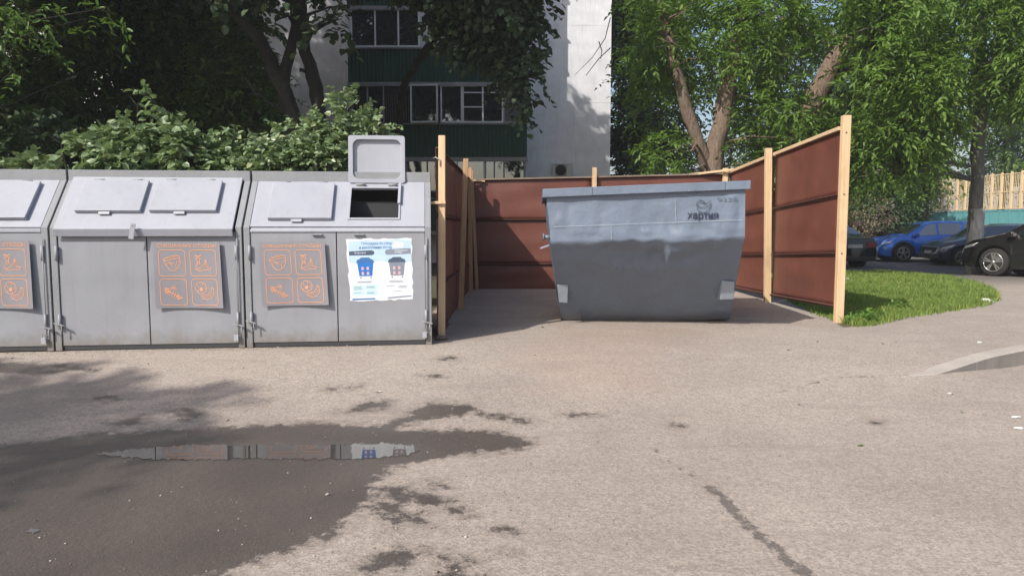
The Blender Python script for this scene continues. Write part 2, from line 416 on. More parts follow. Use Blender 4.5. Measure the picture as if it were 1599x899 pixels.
def axis(lo, hi, step, far, growth=1.35):
    a = list(np.arange(lo, hi + 1e-6, step)); s_ = step; x = hi; up = []
    while x < far: s_ *= growth; x += s_; up.append(x)
    s_ = step; x = lo; dn = []
    while x > -far: s_ *= growth; x -= s_; dn.append(x)
    return np.array(dn[::-1] + a + up)
gx = axis(-5.6, 8.6, 0.04, 260); gy = axis(2.5, 13.5, 0.036, 260); gy = gy[gy > -60]
GX, GY = np.meshgrid(gx, gy); P2 = np.stack([GX.ravel(), GY.ravel()], 1)
def ground_z(x, y):
    """road below, pavement above the kerb"""
    z = ground_z0(x, y)
    xx = np.atleast_1d(np.asarray(x, float)); yy = np.atleast_1d(np.asarray(y, float))
    pl = np.array([(p.x, p.y) for p in KERBL]); dn = []
    yk = np.interp(xx, pl[:, 0], pl[:, 1]); rise = 0.14 * sst(pl[0, 0], pl[4, 0], xx)
    rise = np.where(xx < pl[0, 0], 0, rise)
    st = sst(0.03, 0.13, yy - yk) * (1 - sst(3.0, 7.0, yy - yk))
    # the road stays low and the walk climbs to its own level
    low = np.where(yy < yk + 0.13, 1, 0)
    return z + rise * (st - 1) * 0.999 * np.where(yy < yk + 3.2, 1, 0) * np.where(yy - yk < 0.13, 1, 0) * np.exp(-np.clip(yk - yy, 0, 9) / 1.6)
GZ = ground_z(P2[:, 0], P2[:, 1])
wet = np.max([sdf(P2, p) for p in wet_polys], axis=0)
damp_shade = np.max([sdf(P2, p) for p in damp_shade_polys], axis=0)
rust = np.max([sdf(P2, p) for p in rust_polys], axis=0)
crack = np.max([w - linedist(P2, gpoly(l)) for l, w in crack_lines], axis=0)
soil = np.maximum(sdf(P2, GRASS), np.minimum(P2[:, 1] - 9.6, -1.15 - P2[:, 0]))       # behind the cabinets
soil = np.maximum(soil, np.minimum(np.minimum(P2[:, 1] - 15.1, 60 - P2[:, 1]), 4.6 - P2[:, 0]))
nx, ny = len(gx), len(gy)
idx = np.arange(nx * ny).reshape(ny, nx)
FQ = np.stack([idx[:-1, :-1].ravel(), idx[:-1, 1:].ravel(), idx[1:, 1:].ravel(), idx[1:, :-1].ravel()], 1)
def ground_material():
    m, nt, b = newmat('worn_dusty_asphalt')
    v = coords(nt)
    def A(n): return N(nt, 'ShaderNodeAttribute', attribute_name=n).outputs['Fac']
    fine = noise(nt, 95, 3, v, 0.7); mid = noise(nt, 14, 5, v, 0.6); big = noise(nt, 0.9, 4, v, 0.6, 0.6); grit = noise(nt, 38, 4, v, 0.75)
    col = mixc(nt, ramp(nt, big, [(0.32, 0), (0.68, 1)]), (0.315, 0.268, 0.233), (0.378, 0.326, 0.283))
    col = mixc(nt, ramp(nt, mid, [(0.4, 0), (0.7, 0.35)]), col, (0.25, 0.215, 0.19))
    vo = nt.nodes.new('ShaderNodeTexVoronoi'); vo.inputs['Scale'].default_value = 85; nt.links.new(v, vo.inputs['Vector'])
    st = ramp(nt, N_sep(nt, vo.outputs['Color']), [(0.0, 0.68), (0.5, 1.0), (1.0, 1.26)])
    col = mixc(nt, 0.8, col, st, 'MULTIPLY')
    peb = ramp(nt, fine, [(0.30, 0.55), (0.42, 1.0), (0.62, 1.0), (0.72, 1.4)])
    col = mixc(nt, 0.75, col, peb, 'MULTIPLY')
    sp = ramp(nt, grit, [(0.70, 0), (0.76, 0.5)]); col = mixc(nt, sp, col, (0.14, 0.12, 0.11))
    wave = noise(nt, 1.0, 5, coords(nt, (0.5, 2.4, 1)), .6, 1.0); col = mixc(nt, ramp(nt, wave, [(0.52, 0), (0.68, 0.30)]), col, (0.22, 0.19, 0.17))
    pale = noise(nt, 1.7, 6, coords(nt, (1, 1.6, 1)), .65); col = mixc(nt, ramp(nt, pale, [(0.58, 0), (0.72, 0.35)]), col, (0.42, 0.38, 0.33))
    tar = noise(nt, 4.5, 9, v, .8); col = mixc(nt, ramp(nt, tar, [(0.665, 0), (0.70, 0.45)]), col, (0.13, 0.115, 0.105))
    # reddish run-off by the skip
    rf = mth(nt, 'MULTIPLY', ramp(nt, mth(nt, 'ADD', A('rust'), mth(nt, 'MULTIPLY', mth(nt, 'SUBTRACT', noise(nt, 2.2, 8, v, .7), 0.5), 2.4)), [(0.0, 0), (0.6, 1)]), 0.20)
    col = mixc(nt, rf, col, (0.36, 0.235, 0.18))
    df = ramp(nt, mth(nt, 'ADD', A('damp_shade'), mth(nt, 'MULTIPLY', mth(nt, 'SUBTRACT', noise(nt, 3.2, 6, v, .65), 0.5), 0.9)), [(0.0, 0), (0.3, 1)])
    col = mixc(nt, mth(nt, 'MULTIPLY', df, 0.42), col, (0.17, 0.15, 0.14))
    edge = mth(nt, 'ADD', mth(nt, 'MULTIPLY', mth(nt, 'SUBTRACT', noise(nt, 7, 10, v, .82), 0.5), 0.75), mth(nt, 'MULTIPLY', mth(nt, 'SUBTRACT', fine, .5), 0.07))
    wsum = mth(nt, 'ADD', mth(nt, 'ADD', A('wet'), edge), mth(nt, 'MULTIPLY', mth(nt, 'SUBTRACT', noise(nt, 2.6, 3, v), 0.5), 0.12))
    wsum = mth(nt, 'ADD', wsum, mth(nt, 'MULTIPLY', mth(nt, 'SUBTRACT', noise(nt, 60, 3, v, .8), 0.5), 0.10))
    wsum = mth(nt, 'ADD', wsum, 0.018)
    wf = ramp(nt, wsum, [(0.0, 0), (0.05, 1)])
    rim = ramp(nt, mth(nt, 'ADD', wsum, 0.10), [(0.0, 0), (0.10, 0.38)]); col = mixc(nt, rim, col, (0.17, 0.145, 0.125))
    wcol = mixc(nt, ramp(nt, big, [(0.3, 0), (0.7, 1)]), (0.068, 0.057, 0.050), (0.105, 0.088, 0.076))
    wcol = mixc(nt, 0.9, wcol, ramp(nt, fine, [(0.33, 0.45), (0.46, 1.0), (0.60, 1.05), (0.70, 2.6)]), 'MULTIPLY')
    col = mixc(nt, wf, col, wcol)
    cf = ramp(nt, mth(nt, 'ADD', A('crack'), mth(nt, 'MULTIPLY', mth(nt, 'SUBTRACT', noise(nt, 13, 8, v, .8), 0.5), 0.22)), [(0.0, 0), (0.02, 0.75)])
    col = mixc(nt, cf, col, (0.085, 0.075, 0.07))
    sf = ramp(nt, mth(nt, 'ADD', A('soil'), mth(nt, 'MULTIPLY', mth(nt, 'SUBTRACT', mid, 0.5), 0.15)), [(0.0, 0), (0.05, 1)])
    scol = mixc(nt, mid, (0.045, 0.055, 0.022), (0.11, 0.095, 0.055))
    col = mixc(nt, sf, col, scol)
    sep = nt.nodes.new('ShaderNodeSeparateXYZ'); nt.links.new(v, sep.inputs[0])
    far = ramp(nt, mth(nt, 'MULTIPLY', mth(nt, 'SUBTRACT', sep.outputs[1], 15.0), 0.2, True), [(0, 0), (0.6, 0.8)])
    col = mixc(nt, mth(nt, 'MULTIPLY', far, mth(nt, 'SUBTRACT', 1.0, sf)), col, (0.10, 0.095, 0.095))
    nt.links.new(col, b.inputs['Base Color'])
    rg = mth(nt, 'SUBTRACT', 0.93, mth(nt, 'MULTIPLY', wf, mth(nt, 'ADD', 0.42, mth(nt, 'MULTIPLY', big, 0.15)))); nt.links.new(rg, b.inputs['Roughness'])
    h = mth(nt, 'ADD', mth(nt, 'MULTIPLY', fine, 0.6), mth(nt, 'ADD', mth(nt, 'MULTIPLY', grit, 0.5), mth(nt, 'MULTIPLY', mid, 1.2)))
    h = mth(nt, 'SUBTRACT', h, mth(nt, 'MULTIPLY', cf, 1.5))
    bump(nt, b, h, 0.6, 0.012)
    return m
def N_sep(nt, c):
    s_ = nt.nodes.new('ShaderNodeSeparateColor'); nt.links.new(c, s_.inputs[0]); return s_.outputs[0]
M_GROUND = ground_material()
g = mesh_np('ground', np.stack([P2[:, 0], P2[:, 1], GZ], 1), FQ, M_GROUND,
            {'wet': ('POINT', wet), 'damp_shade': ('POINT', damp_shade), 'rust': ('POINT', rust), 'crack': ('POINT', crack), 'soil': ('POINT', soil)}, smooth=True)
tag(g, kind='structure')

# puddle water: flat sheets with ragged edges
def water_sheet(px, seed):
    rnd = random.Random(seed); out = []
    for i in range(len(px)):
        a, b = px[i], px[(i + 1) % len(px)]; n = max(1, int(math.dist(a, b) / 4))
        for k in range(n):
            t = k / n; e = 0 if k == 0 else rnd.uniform(-1, 1)
            out.append(at_z(a[0] + (b[0] - a[0]) * t + e * 4, a[1] + (b[1] - a[1]) * t + rnd.uniform(-1, 1) * 1.8, 0.0))
    return [(p.x, p.y, 0.003) for p in out]
m, nt, b = newmat('still_water')
b.inputs['Base Color'].default_value = (0.050, 0.044, 0.038, 1); b.inputs['Roughness'].default_value = 0.015
b.inputs['IOR'].default_value = 1.333; b.inputs['Specular IOR Level'].default_value = 1.0; b.inputs['Coat Weight'].default_value = 0.15; b.inputs['Coat Roughness'].default_value = 0.02; b.inputs['Coat IOR'].default_value = 1.5
nb = noise(nt, 6, 2, coords(nt)); bump(nt, b, nb, 0.02, 0.004)
mb = MB()
mb.poly(water_sheet([(150, 709), (180, 705), (212, 701), (245, 698), (300, 694), (380, 696), (440, 694), (520, 695), (560, 692), (610, 692), (650, 696), (656, 703), (640, 711), (570, 716), (480, 717), (380, 716), (300, 718), (230, 716), (180, 713)], 3), m)
mb.poly(water_sheet([(34, 832), (46, 824), (66, 829), (52, 833)], 5), m)
tag(mb.build('puddle'), kind='structure')

# kerb
def kerb():
    root = empty('kerb', KERBL[0], 0, 'curved grey concrete kerb sloping down to nothing beside the road at the right', 'kerb')
    C = []
    for i in range(len(KERBL) - 1):
        for k in range(8):
            t = k / 8; C.append(KERBL[i].lerp(KERBL[i + 1], t))
    C.append(KERBL[-1])
    W = 0.15; stones = []; acc = 0; cur = [0]
    for i in range(1, len(C)):
        acc += (C[i] - C[i - 1]).length
        cur.append(i)
        if acc > 0.95 or i == len(C) - 1: stones.append(cur); cur = [i]; acc = 0
    x0 = KERBL[0].x; x1 = KERBL[3].x
    for st in stones:
        mb = MB(); rings = []
        for q, i in enumerate(st):
            p = C[i]; a = (C[min(i + 1, len(C) - 1)] - C[max(i - 1, 0)]); a.z = 0; a.normalize(); n = Vector((-a.y, a.x, 0))
            if q == 0: p = p + a * 0.004
            if q == len(st) - 1: p = p - a * 0.004
            zt = float(ground_z0(p.x, p.y)) + 0.006 + 0.022 * float(sst(x0, x1, p.x))
            rings.append([p + Vector((0, 0, -0.35)), Vector((p.x, p.y, zt - 0.02)), Vector((p.x, p.y, zt)) + n * 0.018, Vector((p.x, p.y, zt + 0.001)) + n * W, p + n * W + Vector((0, 0, -0.35))])
        vs_ = [v for r in rings for v in r]; m_ = 5; fs = []
        for i in range(len(rings) - 1):
            for k in range(m_ - 1): fs.append((i * m_ + k, (i + 1) * m_ + k, (i + 1) * m_ + k + 1, i * m_ + k + 1))
        fs.append(tuple(range(m_))); fs.append(tuple(range((len(rings) - 1) * m_, len(rings) * m_))[::-1])
        mb.M = Matrix.Translation(-KERBL[0])
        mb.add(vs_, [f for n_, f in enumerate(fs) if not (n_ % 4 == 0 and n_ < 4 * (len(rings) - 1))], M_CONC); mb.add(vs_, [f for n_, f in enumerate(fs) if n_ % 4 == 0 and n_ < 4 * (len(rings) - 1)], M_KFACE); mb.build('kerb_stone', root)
kerb()

# ------------------------------------------------------------------ APARTMENT BLOCK
WALL_Y, LOG_Y = 28.0, 26.3
def building():
    root = empty('apartment_block', (0, WALL_Y, 0), 0, 'white apartment block with dark green balcony bands behind the trees', 'building')
    def mbn():
        k = MB(); k.M = Matrix.Translation((0, -WALL_Y, 0)); return k
    xr = at_y(953, 200, WALL_Y).x; xl = -22.0
    w = mbn(); w.box((xl, WALL_Y, -0.3), (xr, WALL_Y + 12, 15.4), M_WHITE); w.build('wall', root)
    s = mbn()                                                         # shallow pier and panel joints
    for zz in (3.2, 6.0, 8.8, 11.6):
        s = mbn(); s.box((at_y(824, 200, WALL_Y).x, WALL_Y - 0.006, zz), (xr + .004, WALL_Y - 0.002, zz + 0.02), M_WHITE); s.build('panel_joint', root)
    lx0, lx1 = at_y(545, 200, LOG_Y).x, at_y(823, 200, LOG_Y).x
    zf = lambda v: at_y(680, v, LOG_Y).z
    # loggia block: side cheeks and slabs
    lg = mbn()
    lg.box((lx0, LOG_Y + .05, -0.2), (lx0 + .12, WALL_Y + .01, 15.3), M_WHITE); lg.box((lx1 - .12, LOG_Y + .05, -0.2), (lx1, WALL_Y + .01, 15.3), M_WHITE)
    storey = zf(130) - zf(247)
    for k in range(-1, 4):
        z = zf(247) + k * storey
        lg.box((lx0 - .02, LOG_Y - .03, z - .10), (lx1 + .02, WALL_Y + .01, z + .03), M_OLDFR)
    lg.build('loggia', root)
    for k in range(-1, 4):
        z0 = zf(247) + k * storey + .03; z1 = z0 + (zf(194) - zf(247)) - .05
        gmb = mbn(); n = 46; dx = (lx1 - lx0) / n                        # ribbed sheet
        vs_, fs = [], []
        for i in range(n):
            for fr, dy in ((0, 0), (.15, -.025), (.5, -.025), (.65, 0)):
                x = lx0 + (i + fr) * dx; vs_ += [(x, LOG_Y + dy, z0), (x, LOG_Y + dy, z1)]
        for i in range(len(vs_) // 2 - 1): fs.append((2 * i, 2 * i + 2, 2 * i + 3, 2 * i + 1))
        gmb.add(vs_, fs, M_GREEN); gmb.box((lx0, LOG_Y + .01, z0), (lx1, LOG_Y + .04, z1), M_GREEN)
        gmb.build('balcony_screen', root)
        sl = mbn(); sl.box((lx0 - .03, LOG_Y - .07, z1), (lx1 + .03, LOG_Y + .06, z1 + .035), M_OLDFR); sl.build('balcony_rail', root)
    # windows: each a frame with panes
    def window(u0, u1, v0, v1, y, fm, splits, bars=(), curtain=None, tilt=0, w=.055):
        a = at_y(u0, v1, y); c = at_y(u1, v0, y); x0, x1, z0, z1 = a.x, c.x, a.z, c.z
        f = mbn(); f.M = f.M @ Matrix.Translation((x0, y, 0)) @ Matrix.Rotation(R(tilt), 4, 'Z') @ Matrix.Translation((-x0, -y, 0))
        f.box((x0, y - .03, z0), (x1, y + .03, z0 + w), fm); f.box((x0, y - .03, z1 - w), (x1, y + .03, z1), fm)
        xs = [x0] + [x0 + (x1 - x0) * t for t in splits] + [x1]
        for i, x in enumerate(xs):
            hw = w / 2 if 0 < i < len(xs) - 1 else w / 2
            cx_ = min(max(x, x0 + w / 2), x1 - w / 2); f.box((cx_ - hw, y - .028, z0 + w), (cx_ + hw, y + .028, z1 - w), fm)
        for (i, t) in bars:
            zz = z0 + (z1 - z0) * t; f.box((xs[i] + w / 2, y - .022, zz - .02), (xs[i + 1] - w / 2, y + .022, zz + .02), fm)
        fo = f.build('window', root)
        p = mbn(); p.M = f.M
        p.box((x0 + .01, y + .000, z0 + .01), (x1 - .01, y + .008, z1 - .01), M_GLASSC if (int(u0) % 3 == 0) else M_GLASS); p.build('pane', fo)
    U = lambda a, b, us: [(u - a) / (b - a) for u in us]
    y = LOG_Y + .05
    window(548, 655, 14, 74, y, M_PVC, U(548, 655, [586, 622]))
    window(700, 790, 14, 74, y, M_OLDFR, U(700, 790, [728, 757]))
    window(792, 820, 14, 74, y, M_PVC, [])
    window(548, 600, 133, 192, y, M_OLDFR, [.5])
    window(688, 722, 133, 192, y, M_PVC, [])
    window(722, 786, 133, 192, y, M_PVC, [.5], [(0, .42), (0, .8), (1, .8)])
    window(786, 820, 133, 192, y, M_OLDFR, [])
    window(641, 684, 132, 192, LOG_Y - .16, M_PVC, [], tilt=-5)
    window(604, 700, 250, 300, y, M_OLDFR, [.33, .66]); window(700, 757, 250, 300, y, M_PVC, [.25, .5]); window(757, 821, 250, 300, y, M_OLDFR, U(757, 821, [772, 787]))
    window(548, 640, -100, -42, y, M_PVC, [.33, .66]); window(700, 815, -100, -42, y, M_PVC, [.33, .66])
    window(548, 602, 250, 300, y, M_OLDFR, [.5])
    br = mbn(); a = at_y(600, 192, LOG_Y + .04); c = at_y(641, 133, LOG_Y + .04)   # brown slatted shutter
    for i in range(12):
        xx = a.x + (c.x - a.x) * i / 12; br.box((xx, LOG_Y + .03, a.z), (xx + (c.x - a.x) / 12 - .01, LOG_Y + .06, c.z), M_BROWNWIN)
    br.build('shutter', root)
    wp = mbn(); a = at_y(655, 74, LOG_Y + .02); c = at_y(700, 14, LOG_Y + .02); wp.box((a.x, LOG_Y + .04, a.z), (c.x, LOG_Y + .08, c.z), M_WHITE); wp.build('wall_infill', root)
    # ordinary windows on the left part of the facade
    for u in (250, 60, -130):
        for v in (140, 255):
            window(u, u + 60, v, v + 55, WALL_Y - .02, M_PVC, [.5])
    # roof
    rf = mbn(); rf.box((xl - .3, WALL_Y - .4, 15.4), (xr + .3, WALL_Y + 12.3, 15.6), M_OLDFR); rf.build('roof', root)
    # outdoor conditioner unit
    c = at_y(878, 266, WALL_Y - .3)
    ac = empty('air_conditioner', (c.x, WALL_Y, c.z), 0, 'small grey outdoor air conditioner unit low on the white wall', 'air conditioner')
    k = MB(); k.box((-.37, -.36, -.26), (.37, -.06, .26), M_AC); k.build('housing', ac, .02)
    k = MB(); 
    for j in range(9): k.box((-.28, -.372, -.2 + j * .048), (.16, -.362, -.185 + j * .048), M_PLAST)
    k.tube([(-.06, -.361, 0), (-.06, -.366, 0)], [.2, .2], M_PLAST, 20); k.build('fan_grille', ac)
    for bx0 in (-.3, .26):
        k = MB(); k.box((bx0, -.36, -.31), (bx0 + .04, 0, -.265), M_STEEL); k.build('bracket', ac)
building()

# ------------------------------------------------------------------ BIN CABINETS
ZB = 0.20
A0 = at_z(90, 547, ZB); B0 = at_z(676, 537, ZB)
ROW = (B0 - A0); ROWL = ROW.length; ANG = math.atan2(ROW.y, ROW.x)
RM = Matrix.Translation(A0) @ Matrix.Rotation(ANG, 4, 'Z'); RMI = RM.inverted()
def hit(u, v, p0, nrm):
    d = ray(u, v); o = Vector((0, 0, CAM_H)); t = (p0 - o).dot(nrm) / d.dot(nrm); return o + d * t
FN = (RM.to_3x3() @ Vector((0, -1, 0)))
def onfront(u, v):               # local x, z on the door plane of the row
    p = RMI @ hit(u, v, A0, FN); return p.x, p.z
HD = onfront(300, 357)[1]        # top of the doors
TD = 0.46                        # run of the sloping lid
HT = None
def zat(u, v, yloc):
    q = RM @ Vector((0, yloc, 0)); return (RMI @ hit(u, v, q, FN)).z
HT = zat(300, 283, TD)
SLN = Vector((0, -(HT - HD), TD)).normalized()
def onslope(u, v):               # local x, t (0 at eave .. 1 at top)
    n = RM.to_3x3() @ SLN; p = RMI @ hit(u, v, RM @ Vector((0, 0, HD + .02)), n)
    return p.x, (p.y / TD)
WB = zat(300, 268, TD)
SB, SBT = 0.0, 1.0

def sl(x, t, lift=0.0):          # point on the slope in cabinet coordinates
    return Vector((x, TD * t, HD + .02 + (HT - HD) * t)) + SLN * lift
def rounded(x0, y0, x1, y1, r, n=4):
    out = []
    for cx_, cy_, a0 in ((x1 - r, y1 - r, 0), (x0 + r, y1 - r, 90), (x0 + r, y0 + r, 180), (x1 - r, y0 + r, 270)):
        for k in range(n + 1):
            t = R(a0 + 90 * k / n); out.append((cx_ + r * math.cos(t), cy_ + r * math.sin(t)))
    return out
def circ(x, y, r, n=14, a0=0, a1=360):
    return [(x + r * math.cos(R(a0 + (a1 - a0) * k / n)), y + r * math.sin(R(a0 + (a1 - a0) * k / n))) for k in range(n + 1)]
def sign_mesh(quad, bow=0.022):
    """grey plate with orange print; quad = BL, BR, TR, TL in door-plane coords (x, z)"""
    BL, BR, TR, TL = [Vector(q) for q in quad]
    W, H = 1.0, 0.98
    def fr(a, b_, lift):
        a_, b2 = a / W, b_ / H
        p = BL.lerp(BR, a_).lerp(TL.lerp(TR, a_), b2)
        y = -0.016 - bow * (2 * a_ - 1) ** 2 * 1.2 * (1 - b2 * .7) - 0.014 * a_ - lift
        return Vector((p.x, y, p.y))
    mb = MB(); n = 8; vs_ = []; fs = []
    for side, L in ((0, 0.0), (1, -0.003)):
        for j in range(n + 1):
            for i in range(n + 1): vs_.append(fr(i / n, j / n * H, L))
    q = n + 1
    for j in range(n):
        for i in range(n):
            a = j * q + i; fs.append((a, a + 1, a + q + 1, a + q)); o = q * q; fs.append((o + a, o + a + q, o + a + q + 1, o + a + 1))
    for i in range(n):
        for (a, b_) in ((i, i + 1), (n * q + i, n * q + i + 1), (i * q, (i + 1) * q), (i * q + n, (i + 1) * q + n)): fs.append((a, b_, b_ + q * q, a + q * q))
    mb.add(vs_, fs, M_SIGN)
    lw = 0.0095; O = M_ORANGE
    text_into(mb, 'СМЕШАННЫЕ ОТХОДЫ', fr, .5, .915, .88, .060, O, .002, 0.006)
    for (cx_, cy_) in ((.27, .665), (.735, .665), (.27, .235), (.735, .235)):
        mb.ribbon(rounded(cx_ - .195, cy_ - .19, cx_ + .195, cy_ + .19, .045), lw, O, fr, True)
    # nappy
    c = (.27, .66)
    Q = lambda pts: [(c[0] + x, c[1] + y) for x, y in pts]
    mb.ribbon(Q([(-.13, .06), (-.04, .10), (.08, .12), (.115, .10), (.12, .0), (.085, -.07), (.03, -.11), (-.03, -.105), (-.07, -.06), (-.10, -.01)]), lw, O, fr, True)
    mb.ribbon(Q([(-.13, .06), (-.10, .035), (0, .06), (.11, .08)]), lw, O, fr); mb.ribbon(Q([(-.09, .075), (-.02, .085), (.08, .105)]), lw * .8, O, fr)
    mb.ribbon(Q(circ(-.045, -.02, .035, 8, 0, 200)), lw * .8, O, fr); mb.ribbon(Q([(.12, .03), (.075, .02), (.05, -.03), (.06, -.08)]), lw * .8, O, fr)
    mb.ribbon(Q([(-.06, .02), (-.02, -.01), (.02, .01), (.0, -.05)]), lw * .8, O, fr)
    # apple core and peel
    c = (.735, .66)
    mb.ribbon(Q([(-.12, .115), (-.075, .10), (-.03, .12)]), lw * 1.6, O, fr); mb.ribbon(Q([(-.12, .07), (-.075, .085), (-.03, .07)]), lw, O, fr)
    mb.ribbon(Q([(-.11, .07), (-.08, .02), (-.11, -.04), (-.115, -.085)]), lw, O, fr); mb.ribbon(Q([(-.045, .07), (-.06, .02), (-.045, -.02)]), lw, O, fr)
    mb.ribbon(Q(circ(-.08, .0, .02, 8)), lw * .7, O, fr); mb.ribbon(Q([(-.115, -.085), (-.06, -.07), (-.02, -.05), (.02, .0), (.035, .06), (.055, .0), (.05, -.05), (.12, -.07), (.10, -.10), (.02, -.095), (-.06, -.115), (-.115, -.085)]), lw, O, fr)
    mb.ribbon(Q([(.0, -.07), (.035, -.03), (.035, .04)]), lw * .7, O, fr)
    # fish bone and bone
    c = (.27, .235)
    mb.ribbon(Q([(-.10, .03), (.09, -.09)]), lw, O, fr); 
    for t in (.25, .42, .58, .74): 
        x, y_ = -.10 + .19 * t, .03 - .12 * t; mb.ribbon(Q([(x - .02, y_ - .045), (x + .02, y_ + .04)]), lw * .9, O, fr)
    mb.ribbon(Q([(.06, -.04), (.12, -.085), (.05, -.11)]), lw, O, fr, True); mb.ribbon(Q(circ(-.095, .025, .03, 8)), lw, O, fr)
    for (x, y_) in ((-.12, .05), (.0, .075), (.02, .05), (-.10, .0)): mb.ribbon(Q(circ(x, y_, .02, 7)), lw * .8, O, fr)
    mb.ribbon(Q([(-.10, .045), (.0, .06)]), lw, O, fr)
    # ball and banana
    c = (.735, .235)
    mb.ribbon(Q(circ(-.055, .06, .085, 16)), lw, O, fr); mb.add([fr(c[0] + x, c[1] + y_, .0021) for x, y_ in [(-.07, .015), (-.035, .02), (-.03, .055), (-.055, .075), (-.085, .05)]], [(0, 1, 2, 3, 4)], O)
    for a in range(0, 360, 72): mb.ribbon(Q([(-.055 + .045 * math.cos(R(a)), .05 + .045 * math.sin(R(a))), (-.055 + .083 * math.cos(R(a)), .06 + .083 * math.sin(R(a)))]), lw * .8, O, fr)
    mb.ribbon(Q([(.13, .06), (.10, .075), (.105, .03), (.05, -.03), (-.03, -.05), (-.06, -.055), (-.04, -.09), (.03, -.11), (.10, -.085), (.14, -.02), (.13, .06)]), lw, O, fr)
    mb.ribbon(Q([(.12, .0), (.07, -.06), (-.03, -.075)]), lw * .8, O, fr)
    for (a, b_) in ((.02, .02), (.98, .02), (.02, .96), (.98, .96)):
        mb.ribbon([(a - .006, b_), (a + .006, b_)], .012, M_STEEL, fr)
    return mb
def poster_mesh():
    P0 = [onfront(*p) for p in ((547, 470), (645, 467), (643, 372), (541, 373))]
    BL, BR, TR, TL = [Vector(q) for q in P0]
    def fr(a, b_, lift):
        p = BL.lerp(BR, a).lerp(TL.lerp(TR, a), b_); return Vector((p.x, -0.012 - lift, p.y))
    rnd = random.Random(8); mb = MB(); edge = []
    for (a, b_) in (((0, 0), (1, 0)), ((1, 0), (1, 1)), ((1, 1), (0, 1)), ((0, 1), (0, 0))):
        for k in range(14):
            t = k / 14; edge.append(Vector(a).lerp(Vector(b_), t) + Vector((rnd.uniform(-.012, .012), rnd.uniform(-.012, .012))))
    mb.poly([fr(p.x, p.y, 0) for p in edge], M_POSTER)
    up = [p for p in edge if p.y > .62]
    mb.poly([fr(p.x, p.y, .0008) for p in [Vector((.02, .62)), Vector((.3, .60)), Vector((.5, .64)), Vector((.8, .60)), Vector((.985, .62)), Vector((.985, .97)), Vector((.75, .985)), Vector((.55, .965)), Vector((.3, .975)), Vector((.03, .96))]], M_PBLUE)
    mb.poly([fr(a, b_, .0012) for a, b_ in ((.70, .86), (.86, .85), (.88, .93), (.74, .96))], M_POSTER)
    text_into(mb, 'Площадка по сбор', fr, .46, .92, .46, .055, M_PTXT, .002, .004)
    text_into(mb, 'и накоплению отход', fr, .44, .852, .50, .05, M_PTXT, .002, .004)
    mb.poly([fr(a, b_, .0012) for a, b_ in [(.03, .735), (.38, .735), (.41, .75), (.42, .775), (.41, .80), (.38, .815), (.03, .80)]], M_PDK)
    mb.poly([fr(a, b_, .0012) for a, b_ in [(.98, .75), (.62, .735), (.59, .75), (.58, .785), (.59, .81), (.62, .825), (.98, .84)]], M_PGREY)
    text_into(mb, 'Вторсырьё', fr, .20, .772, .17, .03, M_POSTER, .002, .02)
    text_into(mb, 'Смешанные\nотходы', fr, .83, .79, .2, .06, M_POSTER, .002, .02)
    for cx_, mm, md in ((.27, M_PB2, M_PTXT), (.76, M_PGREY, M_PDK)):
        mb.poly([fr(cx_ + a, b_, .0014) for a, b_ in [(-.10, .40), (.10, .40), (.125, .62), (-.125, .62)]], mm)
        mb.poly([fr(cx_ + a, b_, .0018) for a, b_ in [(-.14, .615), (.14, .615), (.125, .66), (.08, .68), (.06, .70), (-.06, .70), (-.08, .68), (-.125, .66)]], md)
        for sx in (-.08, .08): mb.poly([fr(cx_ + a, b_, .0014) for a, b_ in circ(sx, .375, .012, 6)[:-1]], M_PDK)
        for i in (-.045, .035):
            for j in (.44, .52): mb.poly([fr(cx_ + i + a, j + b_, .002) for a, b_ in [(-.02, -.02), (.02, -.02), (.016, .03), (-.016, .03)]], M_PPINK)
    for i in range(2):
        for j in range(2): mb.poly([fr(.06 + i * .2 + a, .09 + j * .09 + b_, .0012) for a, b_ in [(0, 0), (.18, 0), (.18, .08), (0, .08)]], M_PCY)
    r2 = random.Random(3)
    for (x0, x1, ys) in ((.13, .38, (.31, .295)), (.63, .87, (.31, .29)), (.07, .22, (.225, .205, .185, .13)), (.27, .42, (.225, .21, .13, .115)), (.58, .74, (.225,)), (.77, .93, (.22, .20)), (.68, .84, (.14,))):
        for yy in ys: mb.poly([fr(a, b_, .002) for a, b_ in [(x0, yy), (x1 - r2.uniform(0, .04), yy), (x1 - .03, yy + .007), (x0, yy + .007)]], M_PGREY)
    mb.poly([fr(a, b_, .0012) for a, b_ in [(.04, .015), (.40, .02), (.40, .042), (.04, .04)]], M_PTXT)
    mb.poly([fr(a, b_, .0012) for a, b_ in [(.60, .025), (.98, .05), (.98, .07), (.60, .048)]], M_PGREY)
    return mb

